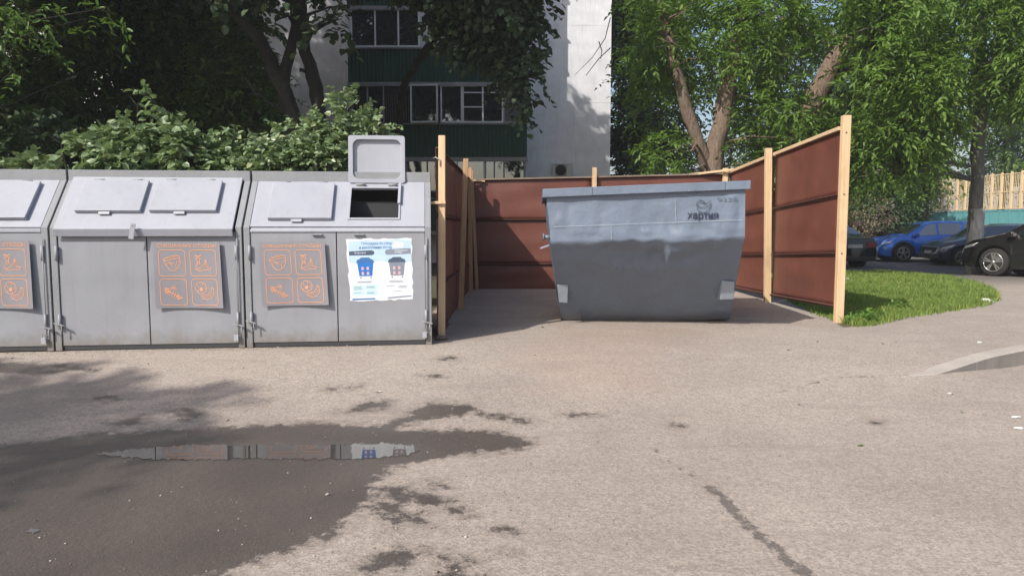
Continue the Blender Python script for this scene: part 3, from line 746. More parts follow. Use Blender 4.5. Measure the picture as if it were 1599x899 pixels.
def cabinet(x0, x1, idx, label):
    """one shelter of the row, x0..x1 along the row"""
    W = x1 - x0
    org = RM @ Vector((x0, 0, 0))
    root = empty('bin_cabinet', org, ANG, label, 'waste cabinet', 'grey metal waste cabinets in a row')
    D = 1.30
    L = lambda x, y, z: (x - x0, y, z)
    T = Matrix.Translation((-x0, 0, 0))
    def nm():
        k = MB(); k.M = T; return k
    # side walls
    for xs, nme in ((x0, 'side_wall'), (x1 - .012, 'side_wall')):
        k = nm(); prof = [(0.01, 0.03), (D, 0.03), (D, WB - .01), (TD, WB - .01), (TD, HT - .02), (0.01, HD - .01)]
        k.extrude([(xs, a, b_) for a, b_ in prof], (0.012, 0, 0), M_FRAME); k.build(nme, root)
    k = nm(); k.box((x0 + .013, D - .02, .03), (x1 - .013, D, WB - .012), M_FRAME); k.build('back_wall', root)
    k = nm(); k.box((x0 + .0, TD + .04, WB - .011), (x1, D + .02, WB + .003), M_FRAME); k.build('top_panel', root)
    # angle-iron frame: posts, raking strips, base bar, top beam
    fw = 0.062
    k = nm()
    for xs in (x0, x1 - fw):
        k.box((xs, -.035, 0), (xs + fw, .008, HD + .012), M_FRAME)
        p = [(xs, -.035, HD + .0125), (xs + fw, -.035, HD + .0125), (xs + fw, .01, HD + .0125), (xs, .01, HD + .0125)]
        a = [Vector(q) for q in p]; up = Vector((0, TD, HT - HD))
        k.hexa([*a, *[q + up for q in a]], M_FRAME)
    k.box((x0 + fw, -.015, .002), (x1 - fw, .008, .045), M_DARK)
    k.build('frame', root, .004)
    k = nm(); k.box((x0 + .002, TD - .045, HT + .0), (x1 - .002, TD + .04, WB + .008), M_FRAME); k.build('top_beam', root, .004)
    dh = HD - .035
    ix0, ix1 = x0 + fw + .004, x1 - fw - .004
    splits = {0: None, 1: (229, 365), 2: (525, 365)}[idx]
    xm = (ix0 + ix1) / 2 if splits is None else (onfront(*splits)[0] + .004)
    # doors
    doors = []
    for a, b_, side in ((ix0, xm - .005, -1), (xm + .005, ix1, 1)):
        k = nm(); k.box((a, -.022, .05), (b_, .0, dh), M_GREY)
        d = k.build('door', root, .004); doors.append(d)
        for zc in (.30 + .0, 1.0):
            h = nm(); xh = (a - .008) if side < 0 else (b_ + .008)
            h.tube([(xh, -.045, zc - .07), (xh, -.045, zc + .08)], [.015, .015], M_GREY, 10)
            h.box((xh - .012, -.043, zc - .02), (xh + .012, -.0225, zc + .03), M_GREY); h.build('hinge', d)
        h = nm(); xx = a + (b_ - a) * (.78 if side < 0 else .25)
        h.box((xx - .055, -.05, dh - .035), (xx + .055, -.0225, dh - .022), M_FRAME); h.build('door_catch', d, .002)
    # locking bar stays on left foot and padlock on the right foot
    for (xx, zc) in ((x0 + .055, .27), (x1 - .05, .24)):
        k = nm(); k.beam((xx - .05, -.05, zc + .02), (xx + .06, -.085, zc - .005), .03, .006, M_STEEL); k.tube([(xx + .03, -.075, zc), (xx + .03, -.075, zc - .09)], [.006, .006], M_STEEL, 6); k.build('hasp', root)
    k = nm(); k.box((x1 - .10, -.075, .08), (x1 - .055, -.050, .145), M_LID); k.tube([(x1 - .095, -.062, .14), (x1 - .092, -.062, .18), (x1 - .065, -.062, .18), (x1 - .06, -.062, .14)], [.005] * 4, M_STEEL, 6); k.build('padlock', root, .003)
    k = nm(); k.tube([(x1 - .05, -.052, .15), (x1 - .052, -.054, .70), (x1 - .047, -.05, HD - .1)], [.006] * 3, M_FRAME, 6); k.build('lock_rod', root)
    # sloping cover
    holes = None
    if idx == 2:
        h0 = onslope(546, 343); h1 = onslope(622, 343); h2 = onslope(626, 297)
        hx0, hx1 = h0[0] - .0, h1[0]; ht0, ht1 = h0[1], h2[1]
        k = nm(); th = .02
        def slab(a, b_, t0, t1, m_=M_LID, lo=0.0, hi=th, kk=None):
            kk = kk or k
            kk.hexa([sl(a, t0, lo), sl(b_, t0, lo), sl(b_, t1, lo), sl(a, t1, lo), sl(a, t0, hi), sl(b_, t0, hi), sl(b_, t1, hi), sl(a, t1, hi)], m_)
        slab(ix0, hx0, -.02, .985); slab(hx1, ix1, -.02, .985); slab(hx0, hx1, -.02, ht0); slab(hx0, hx1, ht1, .985)
        k.hexa([(ix0, -.034, HD - .035), (ix1, -.034, HD - .035), (ix1, -.0, HD - .035), (ix0, 0, HD - .035), sl(ix0, -.07, .0), sl(ix1, -.07, .0), sl(ix1, -.0, .0), sl(ix0, -.0, .0)], M_LID)
        cover = k.build('sloping_cover', root, .002)
        k = nm(); m2 = .018
        slab(hx0 - m2, hx1 + m2, ht0 - .03, ht0, M_LID, th + .0005, th + .012, k); slab(hx0 - m2, hx1 + m2, ht1, ht1 + .03, M_LID, th + .0005, th + .012, k)
        slab(hx0 - m2, hx0, ht0, ht1, M_LID, th + .0005, th + .012, k); slab(hx1, hx1 + m2, ht0, ht1, M_LID, th + .0005, th + .012, k); k.build('opening_rim', cover)
        k = nm(); k.beam(sl(hx1 + .005, ht0 + .28, .045), sl(hx1 + .012, ht0 + .72, .045), .03, .03, M_LID); k.build('lid_prop', cover, .004)
        k = nm(); k.box((hx0 - .15, TD * .25 + .35, .2), (hx1 + .15, TD * .25 + .36, HD + .3), M_DARK); k.box((x0 + .02, .03, .03), (x1 - .02, D - .03, .04), M_DARK); k.build('lining', root)
        # open lid, tipped back past upright
        lw0 = at_y(545, 287, 8.4); 
        lx0 = (RMI @ hit(545, 286, RM @ Vector((0, TD - .02, 0)), FN)).x; lx1 = (RMI @ hit(633, 286, RM @ Vector((0, TD - .02, 0)), FN)).x
        lz0 = zat(590, 286, TD - .06) + .0; lz1 = zat(590, 212, TD + .0)
        k = nm(); yb = TD - .075; n = 5
        outer = rounded(lx0, lz0, lx1, lz1, .03); inner = rounded(lx0 + .05, lz0 + .045, lx1 - .045, lz1 - .045, .07)
        tip = lambda x, z, y: Vector((x, yb + y + (z - lz0) * .10, z))
        no = len(outer); vs_ = [tip(x, z, 0) for x, z in outer] + [tip(x, z, 0.0) for x, z in inner] + [tip(x, z, .045) for x, z in inner] + [tip(x, z, .06) for x, z in outer]
        fs = []
        for i in range(no):
            j = (i + 1) % no
            fs += [(i, j, j + no, i + no), (i + no, j + no, j + 2 * no, i + 2 * no), (j, i, i + 3 * no, j + 3 * no)]
        fs.append(tuple(range(2 * no, 3 * no))); fs.append(tuple(range(3 * no, 4 * no))[::-1])
        k.add(vs_, fs, M_LID); lo = k.build('open_lid', root, .004)
        for q in (.22, .78):
            h = nm(); xx = lx0 + (lx1 - lx0) * q; h.box((xx - .04, yb - .035, lz0 - .045), (xx + .04, yb + .02, lz0 - .005), M_FRAME); h.tube([(xx - .05, yb - .03, lz0 - .02), (xx + .05, yb - .03, lz0 - .02)], [.014, .014], M_FRAME, 8)
            h.build('lid_hinge', lo)
    else:
        k = nm(); th = .035; ov = .09 if idx == 1 else -.03
        e0, e1 = (ix0 - .012, ix1 - .014) if idx == 1 else (ix0, ix1)
        if idx == 1:
            k.hexa([sl(e0, -.10, .012), sl(e1, -.10, .012), sl(e1, .985, .012), sl(e0, .985, .012), sl(e0, -.10, .045), sl(e1, -.10, .045), sl(e1, .985, .045), sl(e0, .985, .045)], M_LID)
            a = sl(e0, -.10, .012); c2 = sl(e0, -.10, .046)
            k.hexa([(e0, a.y - .012, a.z - .055), (e1, a.y - .012, a.z - .055), (e1, a.y, a.z - .055), (e0, a.y, a.z - .055), (e0, c2.y - .012, c2.z - .004), (e1, c2.y - .012, c2.z - .004), (e1, c2.y + .01, c2.z - .004), (e0, c2.y + .01, c2.z - .004)], M_LID)
        else:
            k.hexa([sl(e0, -.03, .0), sl(e1, -.03, .0), sl(e1, .985, .0), sl(e0, .985, .0), sl(e0, -.03, .02), sl(e1, -.03, .02), sl(e1, .985, .02), sl(e0, .985, .02)], M_LID)
            k.box((e0, -.033, HD - .035), (e1, -.0, HD + .004), M_LID)
        cover = k.build('sloping_cover', root, .003)
        if idx == 1:
            k = nm(); xx = onfront(214, 352)[0]; q = sl(xx, -.12, .07)
            k.beam((xx + .01, q.y - .015, q.z + .05), (xx - .02, q.y - .012, q.z - .11), .05, .010, M_LID); k.tube([(xx, q.y - .022, q.z + .03), (xx, q.y - .006, q.z + .03)], [.014, .014], M_STEEL, 8); k.build('cover_latch', cover, .003)
    # small raised lids, each with a grip tab
    base = .046 if idx == 1 else .021
    specs = {0: [((-75, 345), (38, 347), (72, 289)), ((-210, 345), (-100, 347), (-50, 289))],
             1: [((121, 336), (214, 339), (245, 290)), ((236, 336), (335, 338), (355, 290))],
             2: [((419, 345), (516, 348), (526, 291))]}[idx]
    for j, (bl, br_, tr) in enumerate(specs):
        a = onslope(*bl); b_ = onslope(*br_); c = onslope(*tr)
        xa, xb, t0, t1 = a[0], (b_[0] + c[0]) / 2, (a[1] + b_[1]) / 2, min(c[1], .95)
        if xa < x0 + .08: xa = x0 + .09
        if xb <= xa + .1: continue
        xa = min(xa, xb - .5); 
        k = nm(); g_ = .03
        k.hexa([sl(xa, t0, base), sl(xb, t0, base), sl(xb, t1, base), sl(xa, t1, base), sl(xa, t0, base + .045), sl(xb, t0, base + .045), sl(xb, t1, base + .04), sl(xa, t1, base + .04)], M_LID)
        lo = k.build('lid', root, .006)
        k = nm(); xc = xa + (xb - xa) * .45
        k.hexa([sl(xc - .055, t0 - .05, base + .014), sl(xc + .055, t0 - .05, base + .014), sl(xc + .055, t0 - .004, base + .014), sl(xc - .055, t0 - .004, base + .014), sl(xc - .055, t0 - .05, base + .024), sl(xc + .055, t0 - .05, base + .024), sl(xc + .055, t0 - .004, base + .03), sl(xc - .055, t0 - .004, base + .03)], M_LID)
        k.build('grip_tab', lo, .002)
        for q in (.2, .8):
            k = nm(); xx = xa + (xb - xa) * q; k.tube([sl(xx - .05, t1 + .02, base + .02), sl(xx + .05, t1 + .02, base + .02)], [.013, .013], M_FRAME, 8)
            k.build('lid_hinge', lo)
    # plates on the doors
    if idx == 1: q = [(247, 480), (352, 480), (345, 377), (241, 377)]; dj = 1
    if idx == 2: q = [(412, 477), (515, 475), (508, 377), (405, 378)]; dj = 0
    if idx == 0: q = [(-50, 481), (58, 481), (50, 375), (-60, 375)]; dj = 1
    sm = sign_mesh([onfront(*p) for p in q]); sm.M = T
    sm.v = [tuple(Vector(p) + Vector((-x0, -.02, 0))) for p in sm.v]
    sm.build('sign', doors[dj])
    if idx == 2:
        pm = poster_mesh(); pm.v = [tuple(Vector(p) + Vector((-x0, -.012, 0))) for p in pm.v]; pm.build('poster', doors[1])
    return root
xs1 = onfront(381, 400)[0]; xE = onfront(674, 480)[0]
Wc = xs1
cabinet(-Wc - .03, -.02, 0, 'leftmost waste cabinet, cut by the photo edge, orange and grey sign on its right door')
cabinet(0.0, xs1 - .01, 1, 'middle waste cabinet with two closed sloping lids and an orange sign on its right door')
cabinet(xs1 + .01, xE, 2, 'waste cabinet beside the wooden post with one lid open and a blue poster')

# ------------------------------------------------------------------ ENCLOSURE FENCES
XR = 4.33; YF, YB = 9.8, 14.8; XL = -0.86
def gz(x, y): return float(ground_z(x, y)[0])
def post(parent, x, y, z0, z1, w, d, lean=(0, 0), m=None, org=(0, 0, 0)):
    k = MB(); k.M = Matrix.Translation(-Vector(org))
    k.hexa([(x - w / 2, y - d / 2, z0), (x + w / 2, y - d / 2, z0), (x + w / 2, y + d / 2, z0), (x - w / 2, y + d / 2, z0),
            (x - w / 2 + lean[0], y - d / 2 + lean[1], z1), (x + w / 2 + lean[0], y - d / 2 + lean[1], z1), (x + w / 2 + lean[0], y + d / 2 + lean[1], z1), (x - w / 2 + lean[0], y + d / 2 + lean[1], z1)], m or M_WOOD)
    return k.build('post', parent, .004)
def sheet(parent, p0, p1, z0a, z0b, z1a, z1b, nrm, org, seed, m=None):
    """dented sheet panel between two plan points"""
    rnd = np.random.RandomState(seed); n, q = 18, 12; vs_ = []; fs = []
    ph = rnd.uniform(0, 6, 6)
    for j in range(q + 1):
        for i in range(n + 1):
            a, b_ = i / n, j / q; edge = math.sin(math.pi * a) * math.sin(math.pi * b_)
            d = .014 * edge * (math.sin(5 * a + ph[0] + 2 * b_) + .6 * math.sin(9 * b_ + ph[1] - 3 * a) + .5 * math.sin(13 * a + ph[2]))
            x = p0[0] + (p1[0] - p0[0]) * a + nrm[0] * d; y = p0[1] + (p1[1] - p0[1]) * a + nrm[1] * d
            zb = z0a + (z0b - z0a) * a; zt = z1a + (z1b - z1a) * a
            vs_.append((x - org[0], y - org[1], zb + (zt - zb) * b_ - org[2]))
    w = n + 1
    for j in range(q):
        for i in range(n): fs.append((j * w + i, j * w + i + 1, (j + 1) * w + i + 1, (j + 1) * w + i))
    k = MB(); k.add(vs_, fs, m or M_BROWN, True); o = k.build('panel', parent)
    s_ = o.modifiers.new('thick', 'SOLIDIFY'); s_.thickness = .003
    return o
# right side
org = (XR, YF, .2)
fr_ = empty('side_fence', org, 0, 'tall red brown sheet metal fence with pale posts, on the grass side of the skip', 'fence')
ys = [YF, 12.3, YB]
tops = [2.73, 2.62, 2.50]; r1 = [1.89, 1.755, 1.66]; r2 = [1.12, 1.0, .90]; bt = [.42, .34, .28]
for i in range(2):
    ya, yb = ys[i] + .04, ys[i + 1] - (.04 if i == 0 else 0)
    for j, (lo, hi) in enumerate(((bt, r2), (r2, r1), (r1, tops))):
        sheet(fr_, (XR, ya), (XR, yb), lo[i] + .004, lo[i + 1] + .004, hi[i] - .004, hi[i + 1] - .004, (-1, 0), org, i * 7 + j)
    for rr in (bt, r2, r1):
        k = MB(); k.M = Matrix.Translation(-Vector(org)); k.beam((XR - .025, ya, rr[i]), (XR - .025, yb, rr[i + 1]), .05, .008, M_BROWNR); k.beam((XR - .004, ya, rr[i] - .02), (XR - .004, yb, rr[i + 1] - .02), .006, .035, M_BROWNR); k.build('rail', fr_)
    k = MB(); k.M = Matrix.Translation(-Vector(org)); k.beam((XR - .02, ya - .0, tops[i] + .02), (XR - .02, yb, tops[i + 1] + .02), .07, .05, M_WOODX); k.build('top_rail', fr_, .003)
post(fr_, XR + .0, YF - .06, gz(XR, YF) - .05, 2.90, .102, .09, (0, 0), None, org)
post(fr_, XR - .06, 12.3, .10, 2.74, .10, .09, (-.06, 0), None, org)
k = MB(); k.M = Matrix.Translation(-Vector(org)); k.box((XR + .0575, YF - .12, 0.78), (XR + .09, YF - .10, .80), M_STEEL); k.build('bolt', fr_)
for zz in (1.12, 1.89, 2.68):
    k = MB(); k.M = Matrix.Translation(-Vector(org)); k.tube([(XR - .01, YF - .106, zz), (XR - .01, YF - .114, zz)], [.012, .010], M_RUST, 8); k.build('bolt', fr_)
# back
org = (XL, YB + .05, .1)
fb = empty('back_fence', org, 0, 'long low red brown sheet metal fence behind the skip, under the white building', 'fence')
XM = [XL, (XL + XR) / 2 - .15, XR]
zt = [2.38, 2.43, 2.50]; q1 = [1.59, 1.60, 1.62]; q2 = [.70, .72, .74]; q3 = [.10, .11, .12]
for i in range(2):
    for j, (lo, hi) in enumerate(((q3, q2), (q2, q1), (q1, zt))):
        sheet(fb, (XM[i] + .005, YB + .05), (XM[i + 1] - .005, YB + .05), lo[i] + .004, lo[i + 1] + .004, hi[i] - .004, hi[i + 1] - .004, (0, -1), org, 30 + i * 7 + j)
    for rr, hh in ((q3, .01), (q2, .01), (q1, .01), (zt, .03)):
        k = MB(); k.M = Matrix.Translation(-Vector(org)); k.beam((XM[i], YB + .02, rr[i]), (XM[i + 1] - .002, YB + .02, rr[i + 1]), .06, hh, M_BROWNR if hh < .02 else M_RUST); k.build('rail', fb)
post(fb, at_y(928, 280, YB).x, YB - .03, .1, at_y(928, 262, YB).z, .085, .06, (0, 0), None, org)
post(fb, at_y(1134, 280, YB).x - .03, YB - .03, .1, at_y(1134, 263, YB).z, .10, .07, (0, 0), None, org)
a = at_y(1067, 274, YB + .1); c = at_y(1152, 264, YB - .2)
k = MB(); k.M = Matrix.Translation(-Vector(org)); k.beam(a, c, .05, .04, M_WOODX); k.build('batten', fb, .003)
a = at_y(724, 281, YB - .1); c = at_y(757, 283, YB + .0)
k = MB(); k.M = Matrix.Translation(-Vector(org)); k.beam(a, c, .04, .03, M_WOODX); k.build('batten', fb, .003)
# left
LP0 = at_z(690, 530, .19); YL = LP0.y
org = (XL, YL, .2)
fl = empty('side_fence', org, 0, 'red brown sheet metal fence on raw timber posts, between the cabinets and the skip', 'fence')
yl = [YL + .08, 11.4, YB + .0]
for i in range(2):
    for j, (lo, hi) in enumerate((((.22, .16, .12), (.78, .74, .70)), ((.78, .74, .70), (1.60, 1.58, 1.58)), ((1.60, 1.58, 1.58), (2.36, 2.37, 2.38)))):
        sheet(fl, (XL, yl[i]), (XL, yl[i + 1]), lo[i] + .004, lo[i + 1] + .004, hi[i] - .004, hi[i + 1] - .004, (1, 0), org, 60 + i * 7 + j)
    for rr in ((.22, .16, .12), (.78, .74, .70), (1.60, 1.58, 1.58), (2.36, 2.37, 2.38)):
        k = MB(); k.M = Matrix.Translation(-Vector(org)); k.beam((XL + .025, yl[i], rr[i]), (XL + .025, yl[i + 1], rr[i + 1]), .05, .01, M_BROWNR); k.build('rail', fl)
pz = at_y(690, 212, YL).z
post(fl, LP0.x + .0, YL, gz(LP0.x, YL) - .01, pz, .075, .07, (0.02, 0), M_WOOD, org)
post(fl, XL + .08, 11.2, gz(XL, 11.2), at_y(712, 248, 11.2).z, .075, .07, (.09, 0), M_WOODD, org)
post(fl, XL + .06, 14.3, .15, at_y(724, 262, 14.3).z, .075, .07, (-.01, 0), M_WOODD, org)
post(fl, XL + .17, 14.6, .15, at_y(730, 266, 14.6).z, .06, .05, (-.10, 0), M_WOODD, org)
k = MB(); k.M = Matrix.Translation(-Vector(org)); z_ = at_y(686, 317, YL).z; k.beam((LP0.x - .13, YL - .055, z_), (LP0.x + .06, YL - .055, z_ + .005), .03, .03, M_WOOD, (0, 1, 0)); k.build('peg', fl, .003)
k = MB(); k.M = Matrix.Translation(-Vector(org)); z_ = at_y(686, 246, YL).z; k.tube([(LP0.x - .09, YL + .1, z_ + .0), (LP0.x - .05, YL - .045, z_), (LP0.x + .0, YL - .048, z_ - .03), (LP0.x, YL - .045, z_ - .10)], [.006] * 4, M_STEEL, 6); k.build('wire_hook', fl)
k = MB(); k.tube([(LP0.x - .06, YL - .02 - .10, ZB + .03), (LP0.x + .07, YL + .03 - .12, ZB + .028)], [.024, .024], M_RUST, 12)
tag(k.build('rusty_pipe'), 'short rusty pipe lying at the foot of the tall timber post', 'pipe')

# ------------------------------------------------------------------ SKIP
def skip():
    def P(u, v, y): return at_y(u, v, y)
    # front edge points, left and right: rim, crease, base
    yf0, yf1 = 8.86, 8.66; yb0, yb1 = 9.98, 9.86
    FLr, FRr = P(853, 307, yf0), P(1164, 294, yf1)
    FLc, FRc = P(860, 379, yf0), P(1163, 371, yf1)
    FLb, FRb = P(876, 503.5, yb0), P(1139, 498.5, yb1)
    dp = Vector((.10, 2.7, 0.0)); di = Vector((0.0, .95, 0.0))
    BLr, BRr, BLc, BRc = FLr + dp, FRr + dp, FLc + dp, FRc + dp
    BLb, BRb = FLb + Vector((.05, 1.0, 0)), FRb + Vector((.05, 1.0, 0))
    org = (FLb + FRb + BLb + BRb) / 4; org.z = min(FLb.z, FRb.z)
    root = empty('waste_skip', org, 0, 'large dented blue grey open skip standing inside the red brown fences', 'skip')
    T = Matrix.Translation(-org)
    rs = np.random.RandomState(5)
    def wallgrid(a, b_, c, d, nu, nv, dents, nrm, m=M_SKIP, name='hull'):
        k = MB(); k.M = T; vs_ = []; fs = []
        for j in range(nv + 1):
            for i in range(nu + 1):
                s_, t = i / nu, j / nv
                p = a.lerp(b_, s_).lerp(d.lerp(c, s_), t)
                off = 0
                for (ds, dt, rs_, rt, am) in dents:
                    off += am * math.exp(-((s_ - ds) / rs_) ** 2 - ((t - dt) / rt) ** 2)
                vs_.append(p + nrm * off)
        w = nu + 1
        for j in range(nv):
            for i in range(nu): fs.append((j * w + i, j * w + i + 1, (j + 1) * w + i + 1, (j + 1) * w + i))
        k.add(vs_, fs, m, True); return k
    # crease line runs wavy: common edge displacement for both sheets
    nu = 120
    def crease(s_):
        return Vector((0, .0, .024 * math.sin(7 * s_ + .5) + .014 * math.sin(19 * s_) + .007 * math.sin(47 * s_) + .035 * math.exp(-((s_ - .56) / .07) ** 2) - .03 * math.exp(-((s_ - .72) / .06) ** 2) - .03 * math.exp(-((s_ - .1) / .12) ** 2))) * min(1, 8 * s_, 8 * (1 - s_))
    up, lo = [], []
    dents_u = [(.15, .25, .05, .2, .012), (.55, .3, .09, .3, -.02), (.35, .15, .06, .2, .012), (.07, .5, .02, .12, .012), (.22, .12, .03, .06, -.014), (.30, .40, .02, .2, .008), (.50, .18, .03, .05, .016), (.62, .32, .02, .12, -.012), (.74, .12, .05, .07, .018), (.86, .22, .02, .12, .012), (.97, .45, .015, .2, -.01), (.8, .2, .08, .2, -.018), (.93, .3, .04, .35, .015), (.12, .75, .05, .2, -.01), (.68, .1, .05, .15, .02), (.45, .6, .2, .4, -.012)]
    dents_l = [(.55, .82, .05, .09, -.055), (.615, .84, .018, .10, .055), (.66, .90, .05, .04, .03), (.50, .66, .07, .02, .012), (.33, .70, .02, .04, .02), (.56, .60, .025, .03, .03), (.40, .86, .1, .1, -.04), (.8, .88, .12, .1, -.03), (.86, .90, .02, .03, .02), (.25, .4, .2, .3, -.015), (.60, .68, .03, .03, .022), (.46, .67, .02, .02, .02), (.72, .80, .07, .05, -.03), (.30, .92, .06, .05, -.03), (.50, .90, .03, .05, .022), (.36, .66, .012, .04, .02), (.52, .64, .04, .015, .022), (.12, .9, .05, .06, -.02), (.95, .12, .03, .04, .02)]
    k = MB(); k.M = T; vs_ = []; fs = []; nv = 56; nsplit = 22
    for j in range(nv + 1):
        for i in range(nu + 1):
            s_ = i / nu
            c_ = FLc.lerp(FRc, s_) + crease(s_)
            cr = .0035 * math.sin(23 * s_ + 3 * math.sin(9 * j / nv)) * math.sin(17 * j / nv + 4 * s_) + .003 * math.sin(51 * s_ + 11 * j / nv) * math.sin(5 + 13 * s_)
            if j <= nsplit:                     # upper sheet
                t = j / nsplit; p = FLr.lerp(FRr, s_).lerp(c_, t)
                off = sum(a_ * math.exp(-((s_ - x) / rx) ** 2 - (((1 - t) - y_) / ry) ** 2) for x, y_, rx, ry, a_ in dents_u) * min(1, 6 * t) * min(1, 4 * (1 - t) + .3)
                p = p + Vector((0, -1, 0)) * (off + cr * min(1, 6 * t))
            else:
                t = (j - nsplit) / (nv - nsplit); p = c_.lerp(FLb.lerp(FRb, s_), t)
                off = sum(a_ * math.exp(-((s_ - x) / rx) ** 2 - (((1 - t) - y_) / ry) ** 2) for x, y_, rx, ry, a_ in dents_l) * min(1, 7 * t) * min(1, 8 * (1 - t))
                off += .006 * math.sin(9 * s_ + 5 * t) * math.sin(4 * t + 1) + cr
                p = p + Vector((0, -.7, -.7)) * off
            vs_.append(p)
    w = nu + 1
    for j in range(nv):
        for i in range(nu): a = j * w + i; fs.append((a, a + w, a + w + 1, a + 1))
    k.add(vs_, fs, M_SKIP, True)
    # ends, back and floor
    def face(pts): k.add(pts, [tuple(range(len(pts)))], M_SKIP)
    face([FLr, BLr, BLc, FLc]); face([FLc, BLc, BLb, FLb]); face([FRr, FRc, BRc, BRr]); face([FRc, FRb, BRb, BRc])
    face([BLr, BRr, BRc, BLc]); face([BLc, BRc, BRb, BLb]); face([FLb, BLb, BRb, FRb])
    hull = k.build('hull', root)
    # rim: folded lip all round
    k = MB(); k.M = T
    lip_h = (at_y(1000, 293, 9).z - at_y(1000, 306, 9).z)
    def lip(p0, p1, n, ov=.05):
        a = p0 + n * 0; b_ = p1 + n * 0; o = n * ov; u = Vector((0, 0, lip_h))
        k.hexa([a - o * .4, b_ - o * .4, b_ + o, a + o, a - o * .4 + u, b_ - o * .4 + u, b_ + o + u, a + o + u], M_SKIP)
    d = Vector((1, 0, 0)) * .045
    up_ = Vector((0, 0, -.012))
    # front lip in three slightly stepped lengths
    cuts = [0, .245, .88, 1]
    for a_, b_ in zip(cuts[:-1], cuts[1:]):
        p0 = (FLr - d).lerp(FRr + d, a_ + (.001 if a_ else 0)) + up_; p1 = (FLr - d).lerp(FRr + d, b_) + up_
        o = Vector((0, -.055, 0)) * (1 + .12 * (a_ == .245)); i_ = Vector((0, .03, 0)); u = Vector((0, 0, lip_h))
        k.hexa([p0 + o, p1 + o, p1 + i_, p0 + i_, p0 + o + u, p1 + o + u, p1 + i_ + u, p0 + i_ + u], M_SKIP)
    u = Vector((0, 0, lip_h))
    for A_, B_, n_ in ((FLr, BLr, Vector((-.045, 0, 0))), (FRr, BRr, Vector((.045, 0, 0)))):
        a = A_ + Vector((0, .031, 0)) + up_; b_ = B_ + up_
        k.hexa([a + n_, b_ + n_, b_ - n_ * .6, a - n_ * .6, a + n_ + u, b_ + n_ + u, b_ - n_ * .6 + u, a - n_ * .6 + u] if n_.x > 0 else [a - n_ * .6, b_ - n_ * .6, b_ + n_, a + n_, a - n_ * .6 + u, b_ - n_ * .6 + u, b_ + n_ + u, a + n_ + u], M_SKIP)
    a, b_ = BLr - d + up_, BRr + d + up_; o = Vector((0, .05, 0))
    k.hexa([a + o * .05, b_ + o * .05, b_ + o, a + o, a + o * .05 + u, b_ + o * .05 + u, b_ + o + u, a + o + u], M_SKIP)
    k.build('rim', root, .006)
    # foot plates at the lower corners, hooks on the end walls
    for (q, side) in ((((870, 444), (887, 444), (886, 473), (873, 472)), -1), (((1127, 438), (1147, 440), (1146, 467), (1125, 468)), 1)):
        k = MB(); k.M = T; ys_ = 9.40 if side < 0 else 9.24
        pts = [P(u_, v_, ys_ + (.10 if n_ > 1 else 0)) for n_, (u_, v_) in enumerate(q)]
        k.extrude(pts, (0, .03, 0), M_SKIPL)
        pts2 = [pts[1], pts[1] + Vector((-.0, .30, 0)), pts[2] + Vector((0, .28, 0)), pts[2]] if side < 0 else [pts[0], pts[0] + Vector((0, .30, 0)), pts[3] + Vector((0, .28, 0)), pts[3]]
        k.extrude([p + Vector((0, .031, 0)) for p in pts2], (-.012 * side * -1, 0, 0), M_SKIPL)
        k.build('foot_plate', root, .005)
    for (u_, v_, y_, sx) in ((858, 370, 9.3, -1), (1166, 367, 9.3, 1)):
        k = MB(); k.M = T; p = P(u_, v_, y_); 
        p.x = (FLc.x - .0) if sx < 0 else FRc.x
        k.tube([p + Vector((-.02 * sx, 0, 0)), p + Vector((.06 * sx, 0, 0))], [.026, .026], M_SKIP, 12); k.tube([p + Vector((.06 * sx, 0, 0)), p + Vector((.075 * sx, 0, 0))], [.045, .045], M_SKIP, 12)
        k.beam(p + Vector((.0, -.05, -.10)), p + Vector((.11 * sx, -.05, -.14)), .05, .02, M_SKIPL); k.build('lifting_pin', root)
    # chalky seam lines and print on the upper sheet
    k = MB(); k.M = T
    def fr(u_, v_, lift):          # plane of the upper sheet
        s_ = (u_ - 853) / (1164 - 853); t = (v_ - (307 - 13 * s_)) / (72 + 5 * s_)
        p = FLr.lerp(FRr, s_).lerp(FLc.lerp(FRc, s_), t); return p + Vector((0, -.052 - lift * .2, 0)) if False else p + Vector((0, -front_off(s_, t) - .013 - lift, 0))
    def front_off(s_, t): return sum(a_ * math.exp(-((s_ - x) / rx) ** 2 - (((1 - t) - y_) / ry) ** 2) for x, y_, rx, ry, a_ in dents_u) * min(1, 6 * t) * min(1, 4 * (1 - t) + .3)
    def dense(pts, n=8):
        out = []
        for a_, b_ in zip(pts[:-1], pts[1:]):
            for q in range(n): out.append((a_[0] + (b_[0] - a_[0]) * q / n, a_[1] + (b_[1] - a_[1]) * q / n))
        return out + [pts[-1]]
    for ln in ([(860, 354), (945, 351), (1055, 347), (1160, 343)], [(1055, 312), (1056, 346)], [(952, 352), (952, 374)]):
        k.ribbon(dense(ln, 14), .55, M_WIRE, fr)
    k.build('seam_line', hull)
    k = MB(); k.M = T
    # text: picture y grows downwards
    fr2 = lambda a_, b_, l: fr(a_, -b_, l)
    text_into(k, 'хартия', fr2, 1098, -338.5, 48, 12.5, M_INK, .001, .016)
    for arc in ([(1089, 325), (1093, 331), (1100, 332), (1107, 328), (1111, 321)], [(1089, 321), (1095, 324), (1103, 323.5), (1110, 320), (1111, 317)], [(1090, 316), (1094, 312.6), (1099, 314), (1103, 318), (1106, 317), (1110, 313)], [(1094, 316), (1097, 315.5), (1101, 319)], [(1089, 322), (1088.5, 319), (1090, 316)]):
        k.ribbon(dense(arc, 4), .9, M_INK, fr)
    k.build('company_mark', hull)
    k = MB(); k.M = T
    text_into(k, '9228', fr2, 1136, -311.5, 31, 6, M_INKF, .001, .0); k.build('stencilled_number', hull)
